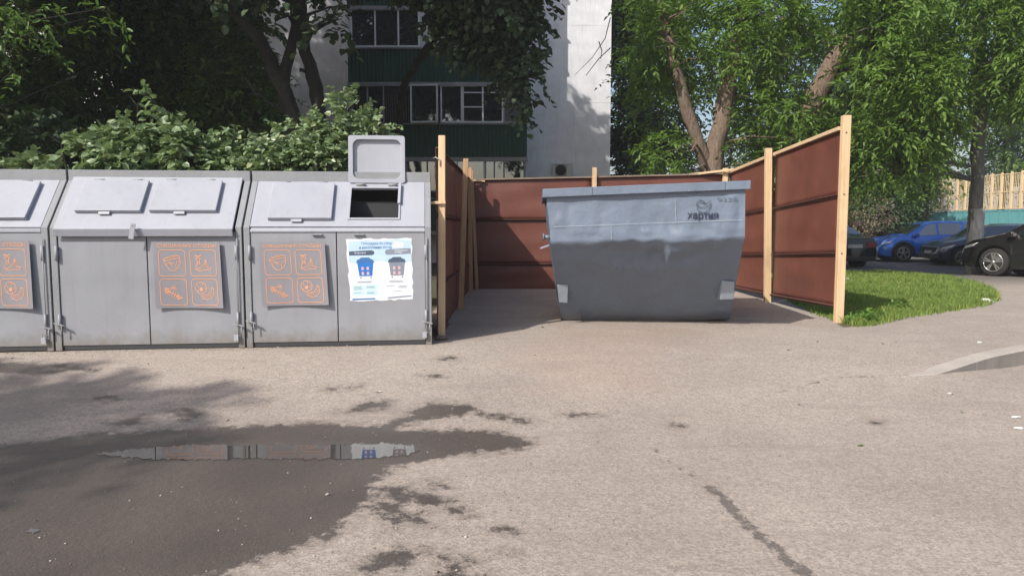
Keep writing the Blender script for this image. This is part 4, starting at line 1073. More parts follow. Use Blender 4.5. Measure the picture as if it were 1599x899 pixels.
    # rubbish: white sack just over the rim
    k = MB(); c = P(1070, 299, 9.5); c.z -= .05
    rr = random.Random(2); n1, n2 = 12, 18; vs_ = []; fs = []
    for i in range(n1 + 1):
        th_ = math.pi * i / n1
        for j in range(n2):
            ph = 2 * math.pi * j / n2; r_ = 1 + rr.uniform(-.05, .05)
            vs_.append((c.x + .38 * r_ * math.sin(th_) * math.cos(ph), c.y + .35 * r_ * math.sin(th_) * math.sin(ph), c.z + .135 * r_ * math.cos(th_)))
    for i in range(n1):
        for j in range(n2): fs.append((i * n2 + j, (i + 1) * n2 + j, (i + 1) * n2 + (j + 1) % n2, i * n2 + (j + 1) % n2))
    k.add(vs_, fs, M_PAPER, True)
    tag(k.build('rubbish_sack'), 'white rubbish sack just showing over the rim of the skip', 'sack')
    k = MB(); 
    vs_ = []; fs = []; n = 14
    for j in range(n + 1):
        for i in range(n + 1):
            s_, t = .03 + .94 * i / n, .03 + .94 * j / n; p = FLc.lerp(FRc, s_).lerp(BLc.lerp(BRc, s_), t); vs_.append((p.x, p.y, p.z + .10 + rr.uniform(0, .16)))
    for j in range(n):
        for i in range(n): a = j * (n + 1) + i; fs.append((a, a + 1, a + n + 2, a + n + 1))
    k.add(vs_, fs, M_RUST); tag(k.build('rubbish'), 'loose rubbish filling the inside of the skip', 'rubbish', kind='stuff')
skip()

# ------------------------------------------------------------------ TREES AND BUSHES
def norm(a): return a / np.maximum(np.linalg.norm(a, axis=-1, keepdims=True), 1e-9)
def leaf_arrays(C, A, K, slen, L, W, droop, rng, flat=0.6, fold=0.25, hang=0.25, lv=.3):
    """sprays at C along A, K leaves each, opposite along the twig"""
    n = len(C); k = np.arange(K)
    t = ((k // 2 + 1) / (K / 2.0))[None, :, None] * slen * rng.uniform(.7, 1.25, (n, 1, 1))
    side = np.cross(A, np.array([0, 0, 1.0])); side = norm(side + rng.normal(0, .15, side.shape))
    sg = np.where(k % 2 == 0, 1, -1)[None, :, None]
    base = C[:, None, :] + A[:, None, :] * t; base[..., 2] -= droop * (t[..., 0] ** 2) / max(slen, 1e-6)
    d = A[:, None, :] * .6 + side[:, None, :] * sg * .8 + rng.normal(0, .28, (n, K, 3)); d[..., 2] -= hang; d = norm(d)
    up = rng.normal(0, 1 - flat, (n, K, 3)); up[..., 2] += 1.0
    s = norm(np.cross(d, up)); nn = np.cross(s, d)
    l = L * rng.uniform(1 - lv, 1 + lv, (n, K, 1)); w = l * (W / L) * .5
    f = fold * w
    v0 = base; v5 = base + d * l - nn * l * .12
    v1 = base + d * l * .28 + s * w + nn * f; v2 = base + d * l * .66 + s * w * .8 + nn * f * .5
    v3 = base + d * l * .28 - s * w + nn * f; v4 = base + d * l * .66 - s * w * .8 + nn * f * .5
    V = np.stack([v0, v1, v2, v5, v4, v3], 2).reshape(-1, 3)
    m_ = n * K; o = np.arange(m_) * 6
    F = np.empty((m_ * 2, 4), int)
    F[0::2] = np.stack([o, o + 3, o + 2, o + 1], 1); F[1::2] = np.stack([o, o + 5, o + 4, o + 3], 1)
    return V, F, np.repeat(np.clip(rng.beta(2, 2, m_), 0, 1), 2)
def vnoise(P, sc, rng):
    q = np.zeros(len(P))
    for k in range(5):
        d = norm(rng.normal(0, 1, (3,))); q += np.sin(P @ d * sc * (1 + .5 * k) + rng.uniform(0, 6.3))
    return q / 5
def sprays(clumps, n, rng, shell=2.0, gap=-.15, gsc=2.2, down=.25):
    w = np.array([c[6] if len(c) > 6 else c[3] * c[4] * c[5] for c in clumps], float); w /= w.sum()
    ci = rng.choice(len(clumps), n, p=w); cl = np.array([c[:6] for c in clumps], float)[ci]
    u = norm(rng.normal(0, 1, (n, 3))); r = rng.uniform(0, 1, (n, 1)) ** (1 / (3 * .9 + shell))
    r = r * (1 + rng.normal(0, .07, (n, 1)))
    P = cl[:, :3] + u * r * cl[:, 3:6]
    A = norm(u * .8 + rng.normal(0, .55, (n, 3)) - np.array([0, 0, down]))
    keep = vnoise(P, gsc, rng) > gap
    return P[keep], A[keep]
CLEAR = []; SUNCLR = []
def foliage(name, parent, clumps, n, K, slen, L, W, mat, seed, droop=.4, org=(0, 0, 0), gap=-.15, gsc=2.2, shell=2.0, flat=.6, hang=.25, down=.25):
    rng = np.random.RandomState(seed)
    C, A = sprays(clumps, n, rng, shell, gap, gsc, down)
    if CLEAR:
        kp = np.ones(len(C), bool)
        for pts, rr in CLEAR:
            q = np.array([tuple(p) for p in pts])
            for a_, b_ in zip(q[:-1], q[1:]):
                sc_ = a_[1] / C[:, 1]; X = C[:, 0] * sc_; Z = CAM_H + (C[:, 2] - CAM_H) * sc_
                lo_, hi_ = min(a_[2], b_[2]), max(a_[2], b_[2]); t = np.clip((Z - a_[2]) / (b_[2] - a_[2] + 1e-9), 0, 1)
                dx = np.abs(X - (a_[0] + (b_[0] - a_[0]) * t)); kp &= ~((Z > lo_) & (Z < hi_) & (dx < rr) & (C[:, 1] < a_[1] + .1) & (rng.uniform(0, 1, len(C)) < .9))
        for pts, rr in SUNCLR:
            for p in pts:
                w_ = C - np.array(tuple(p)); t = w_ @ np.array(tuple(SUNV)); dd = np.linalg.norm(w_ - t[:, None] * np.array(tuple(SUNV)), axis=1); kp &= ~((dd < rr) & (t > 0))
        C, A = C[kp], A[kp]
    V, F, T = leaf_arrays(C, A, K, slen, L, W, droop, rng, flat, hang=hang)
    o = mesh_np(name, V - np.array(org), F, mat, {'leaf_tone': ('FACE', T)}, parent)
    return o
def wob(pts, n, amp, rnd):
    P = [Vector(p) for p in pts]; out = []
    for i in range(len(P) - 1):
        for k in range(n): out.append(P[i].lerp(P[i + 1], k / n) + Vector([rnd.uniform(-amp, amp) for _ in range(3)]))
    return out + [P[-1]]
def limb(mb, pts, r0, r1, m, rnd, n=3, amp=.03, sides=9):
    Q = wob(pts, n, amp, rnd); mb.tube(Q, [r0 + (r1 - r0) * (i / (len(Q) - 1)) ** .8 for i in range(len(Q))], m, sides, .07, rnd)
def twigs(mb, clumps, start, m, rnd, r=.03):
    for c in clumps:
        a = Vector(start(c)); b_ = Vector(c[:3]); mid = a.lerp(b_, .5) + Vector((rnd.uniform(-.2, .2), rnd.uniform(-.2, .2), .15))
        mb.tube([a, mid, b_], [r, r * .7, r * .35], m, 6)
        for _ in range(3):
            e = b_ + Vector([rnd.uniform(-.6, .6) * q for q in c[3:6]]); mb.tube([b_, e], [r * .35, r * .12], m, 5)
def tree(label, base, trunks, bark, clumps, n, K, slen, L, W, lm, seed, name='tree', group=None, r=.03, twig_n=14, extra=None, cat='tree', **kw):
    """trunks: list of (points, r0, r1)"""
    rnd = random.Random(seed); root = empty(name, base, 0, label, cat, group)
    mb = MB(); mb.M = Matrix.Translation(-Vector(base))
    for pts, r0, r1 in trunks: limb(mb, pts, r0, r1, bark, rnd)
    allp = [p for t in trunks for p in wob(t[0], 4, 0, rnd)]
    pick = clumps if len(clumps) <= twig_n else rnd.sample(clumps, twig_n)
    twigs(mb, pick, lambda c: min(allp, key=lambda p: (Vector(c[:3]) - p).length + max(0, p.z - c[2]) * .6), bark, rnd, r)
    mb.build('trunk', root)
    foliage('crown', root, clumps, n, K, slen, L, W, lm, seed, org=base, **kw)
    return root
def CL(u, v, y, rx, ry=None, rz=None, w=None):
    p = at_y(u, v, y); ry = rx if ry is None else ry; rz = rx * .75 if rz is None else rz
    return (p.x, p.y, p.z, rx, ry, rz) + ((w,) if w else ())
def fillc(u0, u1, v0, v1, y0, y1, r0, r1, n, seed, ratio=.75):
    rnd = random.Random(seed); return [CL(rnd.uniform(u0, u1), rnd.uniform(v0, v1), rnd.uniform(y0, y1), rr := rnd.uniform(r0, r1), rr, rr * ratio) for _ in range(n)]

# box elder with two leaning trunks behind the fence corner
b0 = at_y(1112, 372, 19.0); b0.z = .1
T1a = [b0, at_y(1112, 262, 19), at_y(1128, 190, 19), at_y(1140, 110, 19.1), at_y(1156, 30, 19.3), at_y(1170, -60, 19.5)]
T1b = [at_y(1108, 268, 19.05), at_y(1090, 225, 18.9), at_y(1066, 150, 18.8), at_y(1052, 95, 18.8), at_y(1036, 20, 18.9), at_y(1020, -60, 18.9)]
T2v = [at_y(u, v, 21.3) + Vector((-.15, 0, 0)) for u, v in ((1272, 155), (1302, 100), (1326, 62))]
TRK = at_y(1525, 300, 20.5)
SUNCLR = [([T2v[0], T2v[0].lerp(T2v[1], .5), T2v[1], T2v[2]], .6), ([T1a[1], T1a[1].lerp(T1a[2], .5), T1a[2], T1b[1], T1b[2]], .38)]
CLEAR = [([Vector(p) + Vector((-.10, 0, 0)) for p in T1a[:4]], .42), ([Vector(p) + Vector((-.14, 0, 0)) for p in (T1b[0], T1b[1], T1b[2], T1b[3])], .34), (T2v, .6), ([at_y(1522, 330, 20.5), at_y(1524, 228, 20.5)], .55)]
cl = fillc(1015, 1270, -60, 120, 17.2, 21.5, .55, 1.1, 46, 1) + fillc(1005, 1085, 60, 190, 17.5, 20.5, .45, .8, 9, 2) + fillc(1150, 1290, 100, 260, 18.8, 21.5, .5, .9, 22, 3) + \
     fillc(1010, 1100, 225, 275, 17.2, 18.4, .35, .55, 8, 4) + fillc(1160, 1300, 150, 240, 17, 19, .4, .7, 10, 5) + fillc(995, 1040, 110, 240, 20.5, 23, .5, .7, 8, 46)
tree('green box elder with two pale leaning trunks behind the corner of the fences', b0, [(T1a, .30, .14), (T1b, .20, .09)], M_BARK, cl, 7400, 9, .42, .155, .052, M_LEAF1, 11, name='box_elder_tree', gap=.03, gsc=2.8, r=.04, twig_n=18)
# leaning tree in the middle right
b1 = at_y(1210, 372, 21.5); b1.z = .1
T2 = [b1, at_y(1235, 250, 21.5), at_y(1278, 145, 21.3), at_y(1302, 100, 21.2), at_y(1345, 30, 21), at_y(1375, -60, 21)]
cl = fillc(1210, 1460, -70, 70, 18.5, 23, .6, 1.1, 36, 6) + fillc(1330, 1440, 60, 200, 21.6, 24, .6, 1.0, 14, 7) + fillc(1180, 1290, 170, 280, 21.8, 24, .6, 1.0, 14, 8) + fillc(1290, 1400, 150, 280, 22, 24.5, .6, 1.0, 16, 9)
tree('green tree with a single thick trunk slanting up to the right, above the tall fence', b1, [(T2, .38, .20)], M_BARK, cl, 6500, 9, .45, .16, .054, M_LEAF1, 12, name='box_elder_tree', gap=.03, gsc=2.6, r=.05, twig_n=14)
# whitewashed trunk by the black car, drooping crown
b2 = at_z(1522, 416, .08); yT = b2.y = 20.5; b2.x = at_y(1522, 400, yT).x
T3 = [(b2.x, yT, .0), at_y(1525, 325, yT), at_y(1527, 240, yT), at_y(1532, 150, yT), at_y(1528, 60, yT), at_y(1540, -60, yT)]
cl = fillc(1330, 1660, -60, 120, 17.2, 22, .6, 1.1, 46, 20) + fillc(1340, 1455, 110, 255, 17.4, 19.8, .5, .9, 26, 21) + fillc(1440, 1500, 100, 190, 17.4, 19.8, .5, .8, 9, 210) + fillc(1500, 1640, 60, 160, 17.4, 20.5, .5, .85, 22, 22) + fillc(1320, 1400, 200, 300, 18.0, 20, .45, .75, 14, 23) + fillc(1390, 1440, 220, 275, 18.6, 20, .35, .5, 5, 24)
t3 = tree('big drooping green tree whose trunk is whitewashed at the bottom, by the black cars', b2, [([Vector(p) for p in T3], .19, .145)], M_BARKG, cl, 10600, 9, .44, .16, .054, M_LEAF1, 13, name='box_elder_tree', gap=.03, gsc=2.8, droop=.45, hang=.3, down=.4, r=.04, twig_n=20)
k = MB(); k.M = Matrix.Translation(-Vector(b2)); rnd = random.Random(3)
zt_ = at_y(1525, 326, yT).z
pp = [Vector((b2.x, yT, -.02)), Vector((b2.x + .005, yT, .35)), Vector(T3[1]) + Vector((0, 0, -.5)), Vector((T3[1].x, yT, zt_))]
k.tube(wob(pp, 4, .004, rnd), [.26, .235, .225, .215, .21, .208, .207, .206, .205, .204, .203, .202, .201], M_LIME, 14, .03, rnd); k.build('whitewash', t3)

CLEAR = []
# far trees on the right and behind the car park
far_specs = [('dark tall birch just right of the white building corner', [(995, 372, 33)], fillc(955, 1040, -60, 280, 31, 36, 1.0, 1.6, 30, 31), M_LEAFD, 3600),
             ('bushy green tree behind the blue car, left of the yellow fence', [(1440, 365, 40)], fillc(1340, 1436, 225, 330, 38, 43, 1.0, 1.5, 20, 32), M_LEAFB, 3800),
             ('far leafy tree rising behind the yellow and teal fence', [(1560, 360, 50)], fillc(1470, 1680, 120, 290, 46, 52, 1.8, 2.6, 26, 33), M_LEAFB, 3600),
             ('far green tree in the gap between the slanting trunk and the whitewashed one', [(1400, 360, 48)], fillc(1290, 1450, 60, 300, 44, 50, 1.6, 2.4, 26, 34), M_LEAFB, 3400),
             ('far dark tree hidden behind the tall fence panel', [(1200, 360, 45)], fillc(1040, 1290, 40, 290, 40, 47, 1.6, 2.4, 32, 35), M_LEAFD, 3400)]
for i, (lab, st, cl, lm, n) in enumerate(far_specs):
    u, v, y = st[0]; b_ = at_y(u, v, y); b_.z = 0
    top = max(c[2] for c in cl)
    tree(lab, b_, [([b_, b_ + Vector((.1, 0, top * .5)), b_ + Vector((.3, .2, top))], .28, .08)], M_BARKD, cl, n, 8, .6, .24, .11, lm, 40 + i, name='tree', group='trees far behind the car park', gap=-.25, gsc=1.4, r=.06, twig_n=10)
# low hedge and dry shrub by the car park
cl = fillc(1310, 1400, 330, 362, 33, 36, .8, 1.2, 12, 50)
b_ = at_y(1355, 370, 34.5); b_.z = 0.02
tree('dark green low bush behind the black saloon', b_, [([b_, b_ + Vector((0, 0, 1.2))], .06, .03)], M_BARKD, cl, 1500, 8, .5, .2, .1, M_LEAFD, 51, name='bush', cat='bush', r=.02, twig_n=6)
b_ = at_y(1345, 372, 31); b_.z = .02
rd = random.Random(9); root = empty('dry_shrub', b_, 0, 'pale bare shrub with tangled twigs behind the black saloon', 'shrub')
k = MB()
for i in range(7):
    e = Vector((rd.uniform(-.9, .9), rd.uniform(-.5, .5), rd.uniform(1.4, 2.3)))
    limb(k, [(0, 0, 0), e * .45 + Vector((0, 0, .1)), e], .07, .02, M_BARK, rd, 3, .03, 6)
    for j in range(10):
        a = e * rd.uniform(.5, 1.0); q = a + Vector((rd.uniform(-.8, .8), rd.uniform(-.5, .5), rd.uniform(-.1, .6))); k.tube([a, a.lerp(q, .5) + Vector((0, 0, .08)), q], [.018, .012, .005], M_BARK, 5)
k.build('stem', root)
foliage('leaves', root, [(0, 0, 2.0, 1.3, .9, .8)], 420, 6, .25, .09, .05, leafmat('dry_leaf', (.16, .13, .09), (.24, .20, .13), .2), 52, gap=-.5)

# lilac bushes behind the cabinets
def bush(label, clumps, n, seed, lm=M_LEAF2, L=.12, W=.088, K=8, **kw):
    clumps = [(c[0], c[1], c[2] - .05, c[3] * .74, c[4] * .8, c[5] * .66) for c in clumps]
    cx_ = sum(c[0] for c in clumps) / len(clumps); cy_ = sum(c[1] for c in clumps) / len(clumps); b_ = Vector((cx_, cy_, .2))
    rnd = random.Random(seed); root = empty('lilac_bush', b_, 0, label, 'bush', 'lilac bushes behind the cabinets')
    k = MB(); k.M = Matrix.Translation(-b_)
    for c in clumps:
        s_ = Vector((c[0] * .6 + cx_ * .4, cy_, .2)); e = Vector(c[:3]); k.tube([s_, s_.lerp(e, .5) + Vector((rnd.uniform(-.1, .1), 0, .1)), e, e + Vector((rnd.uniform(-.2, .2), -.1, c[5] * .8))], [.03, .022, .014, .005], M_BARKD, 6)
    k.build('stem', root)
    foliage('leaves', root, clumps, n, K, .24, L, W, lm, seed, org=b_, droop=.2, flat=.45, hang=.3, down=-.25, gap=-.14, gsc=4.5, shell=3.0, **kw)
cl = [CL(225, 200, 10.6, .55, .5, .42), CL(170, 235, 10.4, .5, .45, .35), CL(270, 235, 10.3, .55, .45, .35), CL(215, 160, 10.7, .25, .2, .22), CL(238, 150, 10.7, .12, .1, .18), CL(130, 262, 10.4, .45, .4, .3), CL(300, 262, 10.3, .5, .4, .3), CL(95, 218, 10.5, .2, .2, .14), CL(60, 262, 10.8, .35, .3, .2), CL(195, 262, 10.1, .5, .4, .3)]
bush('pale leaved lilac bush with upright shoots, above the middle cabinet', cl, 900, 61)
cl = [CL(365, 235, 10.6, .5, .45, .3), CL(420, 240, 10.5, .5, .4, .32), CL(470, 215, 10.6, .5, .45, .36), CL(525, 200, 10.7, .45, .4, .4), CL(545, 165, 10.8, .30, .3, .26), CL(580, 200, 10.7, .30, .3, .25), CL(500, 245, 10.4, .55, .4, .3), CL(540, 150, 10.8, .14, .12, .14), CL(395, 262, 10.3, .5, .4, .28), CL(550, 240, 10.4, .4, .35, .3), CL(330, 255, 10.5, .45, .4, .25), CL(455, 262, 10.3, .5, .4, .25)]
bush('dense bright green lilac bush right behind the open lid', cl, 1350, 62, L=.085, W=.062)
cl = fillc(-160, 130, 210, 290, 11.6, 13, .6, .9, 10, 66)
bush('dark shaded lilac bush at the left edge of the photo', cl, 900, 63, lm=M_LEAFD)

# maples behind the cabinets
b3 = at_y(462, 372, 17); b3.z = .1
TA = [b3, at_y(459, 185, 17), at_y(445, 145, 17), at_y(428, 110, 17), at_y(405, 60, 17), at_y(365, 15, 16.8), at_y(300, -50, 16.5), (b3.x - 4.6, 16, 11)]
TB = [at_y(440, 135, 17), at_y(452, 90, 17.1), at_y(460, 40, 17.1), at_y(465, -40, 17.2), (b3.x - .6, 17.5, 11)]
TC = [(b3.x + .5, 17.2, .1), at_y(497, 165, 17.3), at_y(488, 120, 17.3), at_y(472, 60, 17.2), at_y(468, 0, 17.2), (b3.x + .6, 17.5, 9)]
TD_ = [at_y(448, 178, 17), at_y(425, 165, 16.9), at_y(400, 145, 16.8), at_y(380, 120, 16.8)]
TE = [at_y(470, 110, 17.2), at_y(483, 118, 17.3)]
cl = fillc(330, 570, -170, -65, 14.5, 18.5, .7, 1.1, 24, 70) + fillc(510, 550, -5, 40, 15, 16.5, .3, .45, 5, 71) + fillc(400, 480, 0, 50, 16.2, 16.8, .2, .35, 5, 72) + [(-4.3, 12.8, 9.0, 2.0, 1.7, 1.5), (-3.4, 14.3, 8.6, 1.6, 1.4, 1.3), (-4.4, 20, 12.2, 2.2, 2, 1.8)]
cl += [(-10.5, 17.5, 11, 3.5, 3.5, 3.5), (-10, 19, 15, 3.5, 3.5, 3.8), (-7.5, 18, 9.5, 3, 3, 2.4), (-5.5, 17.5, 9.5, 2.6, 3, 2.4), (-8, 18.5, 14, 3, 3, 3), (-4.6, 18.3, 12.3, 2.2, 2.6, 1.8)]
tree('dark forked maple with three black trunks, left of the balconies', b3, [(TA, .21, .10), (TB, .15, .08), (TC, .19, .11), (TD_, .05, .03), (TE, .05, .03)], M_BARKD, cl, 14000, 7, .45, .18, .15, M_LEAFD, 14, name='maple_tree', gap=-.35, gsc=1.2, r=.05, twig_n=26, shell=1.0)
b4 = Vector((-1.2, 21.5, .1)); b4 = at_y(640, 372, 21.5); b4.z = .1
TF = [b4, at_y(620, 200, 21), at_y(632, 130, 19.5), at_y(668, 76, 18), at_y(700, 35, 17.2), at_y(740, -20, 16.8), at_y(800, -80, 16.8)]
TG = [at_y(668, 76, 18), at_y(700, 80, 17.6), at_y(735, 78, 17), at_y(790, 95, 16.6)]
cl = fillc(690, 808, -100, 28, 15.6, 18, .4, .7, 24, 80) + [CL(822, 60, 16.6, .42), CL(810, 100, 16.6, .45), CL(825, 130, 16.6, .36), CL(815, 165, 16.6, .28, .28, .26), CL(780, 60, 16.8, .45), CL(750, 60, 16.8, .4), CL(790, 120, 16.6, .3), CL(842, 95, 16.5, .2), CL(700, 30, 17, .5), CL(822, 20, 16.6, .45), CL(720, 60, 17, .3)]
cl += fillc(590, 700, -110, -50, 16.5, 18.5, .5, .7, 9, 81) + [(-2.5, 18, 9, 2.4, 2, 1.6), (0.2, 17.5, 8.2, 1.8, 1.6, 1.0)]
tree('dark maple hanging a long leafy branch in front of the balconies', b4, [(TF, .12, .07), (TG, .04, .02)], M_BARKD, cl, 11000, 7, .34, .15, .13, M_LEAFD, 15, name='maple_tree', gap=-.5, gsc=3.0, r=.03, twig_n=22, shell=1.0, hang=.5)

# shaded wood at the left
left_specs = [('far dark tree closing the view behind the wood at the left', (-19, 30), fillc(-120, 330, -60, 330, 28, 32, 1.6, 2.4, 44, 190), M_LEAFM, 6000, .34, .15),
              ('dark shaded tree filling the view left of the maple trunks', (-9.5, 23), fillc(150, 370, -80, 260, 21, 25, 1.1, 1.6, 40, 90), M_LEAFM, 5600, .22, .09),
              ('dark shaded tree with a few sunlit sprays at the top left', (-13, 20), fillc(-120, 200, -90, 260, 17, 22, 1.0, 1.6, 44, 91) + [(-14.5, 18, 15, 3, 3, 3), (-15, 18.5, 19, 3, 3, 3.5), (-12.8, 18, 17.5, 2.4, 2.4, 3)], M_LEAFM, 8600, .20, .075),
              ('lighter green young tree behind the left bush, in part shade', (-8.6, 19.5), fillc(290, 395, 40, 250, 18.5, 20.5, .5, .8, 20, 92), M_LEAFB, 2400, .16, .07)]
for i, (lab, (x, y), cl, lm, n, L_, W_) in enumerate(left_specs):
    b_ = Vector((x, y, .1))
    tree(lab, b_, [([b_, b_ + Vector((.2, 0, 3)), b_ + Vector((0, .3, 8))], .2, .08)], M_BARKD, cl, n, 8, .5, L_, W_, lm, 95 + i, name='tree', gap=-.45, gsc=1.4, r=.05, twig_n=12)
# sunlit hanging sprays from the ash at the left edge, its trunk stands outside the frame
b5 = Vector((-9.3, 12.6, .15))
cl = [CL(15, 80, 11.5, .45, .4, .35), CL(20, 110, 11.5, .35, .3, .25), CL(60, 15, 12, .45), CL(130, 30, 12, .4, .4, .22), CL(170, 12, 12, .35, .3, .2), CL(120, 118, 12.5, .22, .2, .2), CL(-30, 60, 11.5, .8), CL(-80, 0, 12, 1.2), CL(5, 165, 12, .22), CL(95, 60, 12.5, .25), CL(-60, 130, 12, .7), (-9.5, 12.8, 7.5, 2, 2, 1.6)]
tree('ash tree whose sunlit narrow leaves hang in at the top left corner', b5, [([b5, b5 + Vector((.2, 0, 3)), b5 + Vector((0, 0, 7))], .2, .1)], M_BARKD, cl, 850, 9, .38, .13, .045, M_LEAFB, 98, name='ash_tree', gap=-.2, r=.02, twig_n=12)
# the tall lime off to the left whose shade darkens the wood and the verge
b6 = Vector((-16.5, 8.0, .1))
cl = [(-15.5, 9.5, 8, 3.2, 3.2, 2.6), (-17, 11, 11, 3.8, 3.8, 3.2), (-14, 12.5, 10, 2.8, 3, 2.5), (-18, 8, 8, 3, 3, 3), (-15, 11, 14, 3.5, 3.5, 3), (-13.2, 10.2, 8.4, 1.8, 2, 1.6), (-16, 14, 12, 3.5, 3, 3.5)]
tree('tall lime tree standing outside the photo on the left', b6, [([b6, b6 + Vector((.3, .5, 5)), b6 + Vector((.5, 1.5, 12))], .35, .12)], M_BARKD, cl, 8000, 7, .6, .26, .20, M_LEAFD, 99, name='lime_tree', gap=-.5, gsc=1.2, r=.08, shell=.8)
b7 = Vector((-13.8, -4.5, .0))
cl = [(-13.2, -3.2, 9.2, 2.0, 1.6, 1.5), (-15, -2.6, 9.5, 1.6, 1.5, 1.4), (-12.4, -4.2, 10.5, 1.2, 1.2, 1.0)]
tree('slim birch standing outside the photo, left of the road', b7, [([b7, b7 + Vector((.1, .2, 6)), b7 + Vector((0, .5, 11))], .2, .06)], M_BARKD, cl, 1500, 7, .5, .18, .12, M_LEAFB, 101, name='birch_tree', gap=-.3, gsc=1.2, r=.04, shell=.8)
# two bare hanging twigs in front of the white wall
k = MB()
for pts in ([(953, 28), (945, 60), (925, 90), (897, 118)], [(953, 75), (935, 92), (915, 118)], [(935, 65), (940, 80), (938, 92)]):
    k.tube([at_y(u, v, 20) for u, v in pts], [.014, .012, .009, .005][:len(pts)], M_BARKD, 5)
tw = k.build('bare_branch', None); tw.parent = bpy.data.objects['box_elder_tree']; tw.matrix_parent_inverse = Matrix.Translation(-b0)

# grass patch
def grass():
    rng = np.random.RandomState(7); poly = np.array(GRASS); lo, hi = poly.min(0), poly.max(0)
    n = 230000; P = rng.uniform(lo, hi, (n, 2)); s_ = sdf(P, GRASS)
    keepn = (s_ > rng.uniform(-.12, .06, n)) & (P[:, 1] < 21) & ~((P[:, 0] < XR + .02)); 
    near = 1 / np.clip(P[:, 1] / 9.5, 1, 4) ** 1.2; keepn &= rng.uniform(0, 1, n) < near
    P = P[keepn]; n = len(P)
    z = ground_z(P[:, 0], P[:, 1]); cl_ = .6 + .7 * (vnoise(np.c_[P, P[:, :1] * 0], 3.0, rng) + .6)
    h = rng.uniform(.05, .11, n) * np.clip(cl_, .5, 1.7); w = rng.uniform(.004, .009, n) * (P[:, 1] / 9.5)
    a = rng.uniform(0, 6.283, n); lean = rng.normal(0, .45, (n, 2)) * h[:, None]
    dx, dy = np.cos(a) * w, np.sin(a) * w
    B = np.c_[P, z - .004]
    v0 = B - np.c_[dx, dy, 0 * dx]; v1 = B + np.c_[dx, dy, 0 * dx]
    md = B + np.c_[lean * .4, h * .6]; v2 = md + np.c_[dx, dy, 0 * dx] * .7; v3 = md - np.c_[dx, dy, 0 * dx] * .7
    v4 = B + np.c_[lean, h]; v5 = v4 + np.c_[dx, dy, 0 * dx] * .12
    V = np.stack([v0, v1, v2, v3, v5, v4], 1).reshape(-1, 3); o = np.arange(n) * 6
    F = np.empty((2 * n, 4), int); F[0::2] = np.stack([o, o + 1, o + 2, o + 3], 1); F[1::2] = np.stack([o + 3, o + 2, o + 4, o + 5], 1)
    g_ = mesh_np('grass', V, F, M_GRASS, {'leaf_tone': ('FACE', np.repeat(rng.uniform(0, 1, n) ** 1.2, 2))})
    tag(g_, 'uneven bright green grass beside the tall fence post', 'grass', kind='stuff')
grass()
# weeds at the foot of the tall post
for i, (u, v, r_) in enumerate(((1345, 505, .14), (1362, 500, .12), (1405, 487, .12))):
    p = at_z(u, v); root = empty('weed', p, 0, ['leafy weed at the foot of the tall pale post', 'small leafy weed just right of the post foot', 'leafy weed on the near edge of the grass'][i], 'weed', 'weeds on the grass edge')
    foliage('leaves', root, [(0, 0, .07, r_, r_, .07)], 40, 5, .07, .05, .028, M_LEAFY, 200 + i, down=-.8, gap=-1)

# loose grit and leaf crumbs on the asphalt
def grit():
    rng = np.random.RandomState(21); n = 2600
    P = np.c_[rng.uniform(-5.5, 8, n), 2.9 + 8 * rng.uniform(0, 1, n) ** 1.3]
    m_ = 500; P[:m_, 0] = rng.uniform(-5.3, -.9, m_); P[:m_, 1] = A0.y - .02 + (P[:m_, 0] - A0.x) * math.tan(ANG) - rng.exponential(.12, m_)
    P = P[(sdf(P, GRASS) < 0) & ~((P[:, 1] > 8.3) & (P[:, 0] < XL))]; n = len(P)
    z = ground_z(P[:, 0], P[:, 1]); r_ = rng.uniform(.0025, .0075, n) * (1 + (rng.uniform(0, 1, n) > .97) * 1.2)
    o6 = np.array([[1, 0, 0], [0, 1, 0], [-1, 0, 0], [0, -1, 0], [0, 0, .7], [0, 0, -.4]])
    V = (o6[None] * r_[:, None, None] * rng.uniform(.6, 1.4, (n, 6, 3))); a = rng.uniform(0, 6.28, n); c_, s_ = np.cos(a)[:, None], np.sin(a)[:, None]
    V = np.stack([V[..., 0] * c_ - V[..., 1] * s_, V[..., 0] * s_ + V[..., 1] * c_, V[..., 2]], -1) + np.c_[P, z + r_ * .3][:, None, :]
    f = np.array([[0, 1, 4], [1, 2, 4], [2, 3, 4], [3, 0, 4], [1, 0, 5], [2, 1, 5], [3, 2, 5], [0, 3, 5]])
    F = (f[None] + np.arange(n)[:, None, None] * 6).reshape(-1, 3)
    m, nt, b = newmat('mixed_grit'); at = N(nt, 'ShaderNodeAttribute', attribute_name='grit_tone')
    nt.links.new(ramp(nt, at.outputs['Fac'], [(0, (.10, .08, .06)), (.45, (.30, .25, .21)), (.8, (.42, .38, .33)), (1, (.50, .47, .42))]), b.inputs['Base Color']); b.inputs['Roughness'].default_value = .9
    g_ = mesh_np('gravel', V.reshape(-1, 3), F, m, {'grit_tone': ('FACE', np.repeat(rng.uniform(0, 1, n), 8))}); tag(g_, 'fine loose grit scattered over the asphalt', 'grit', kind='stuff')
grit()

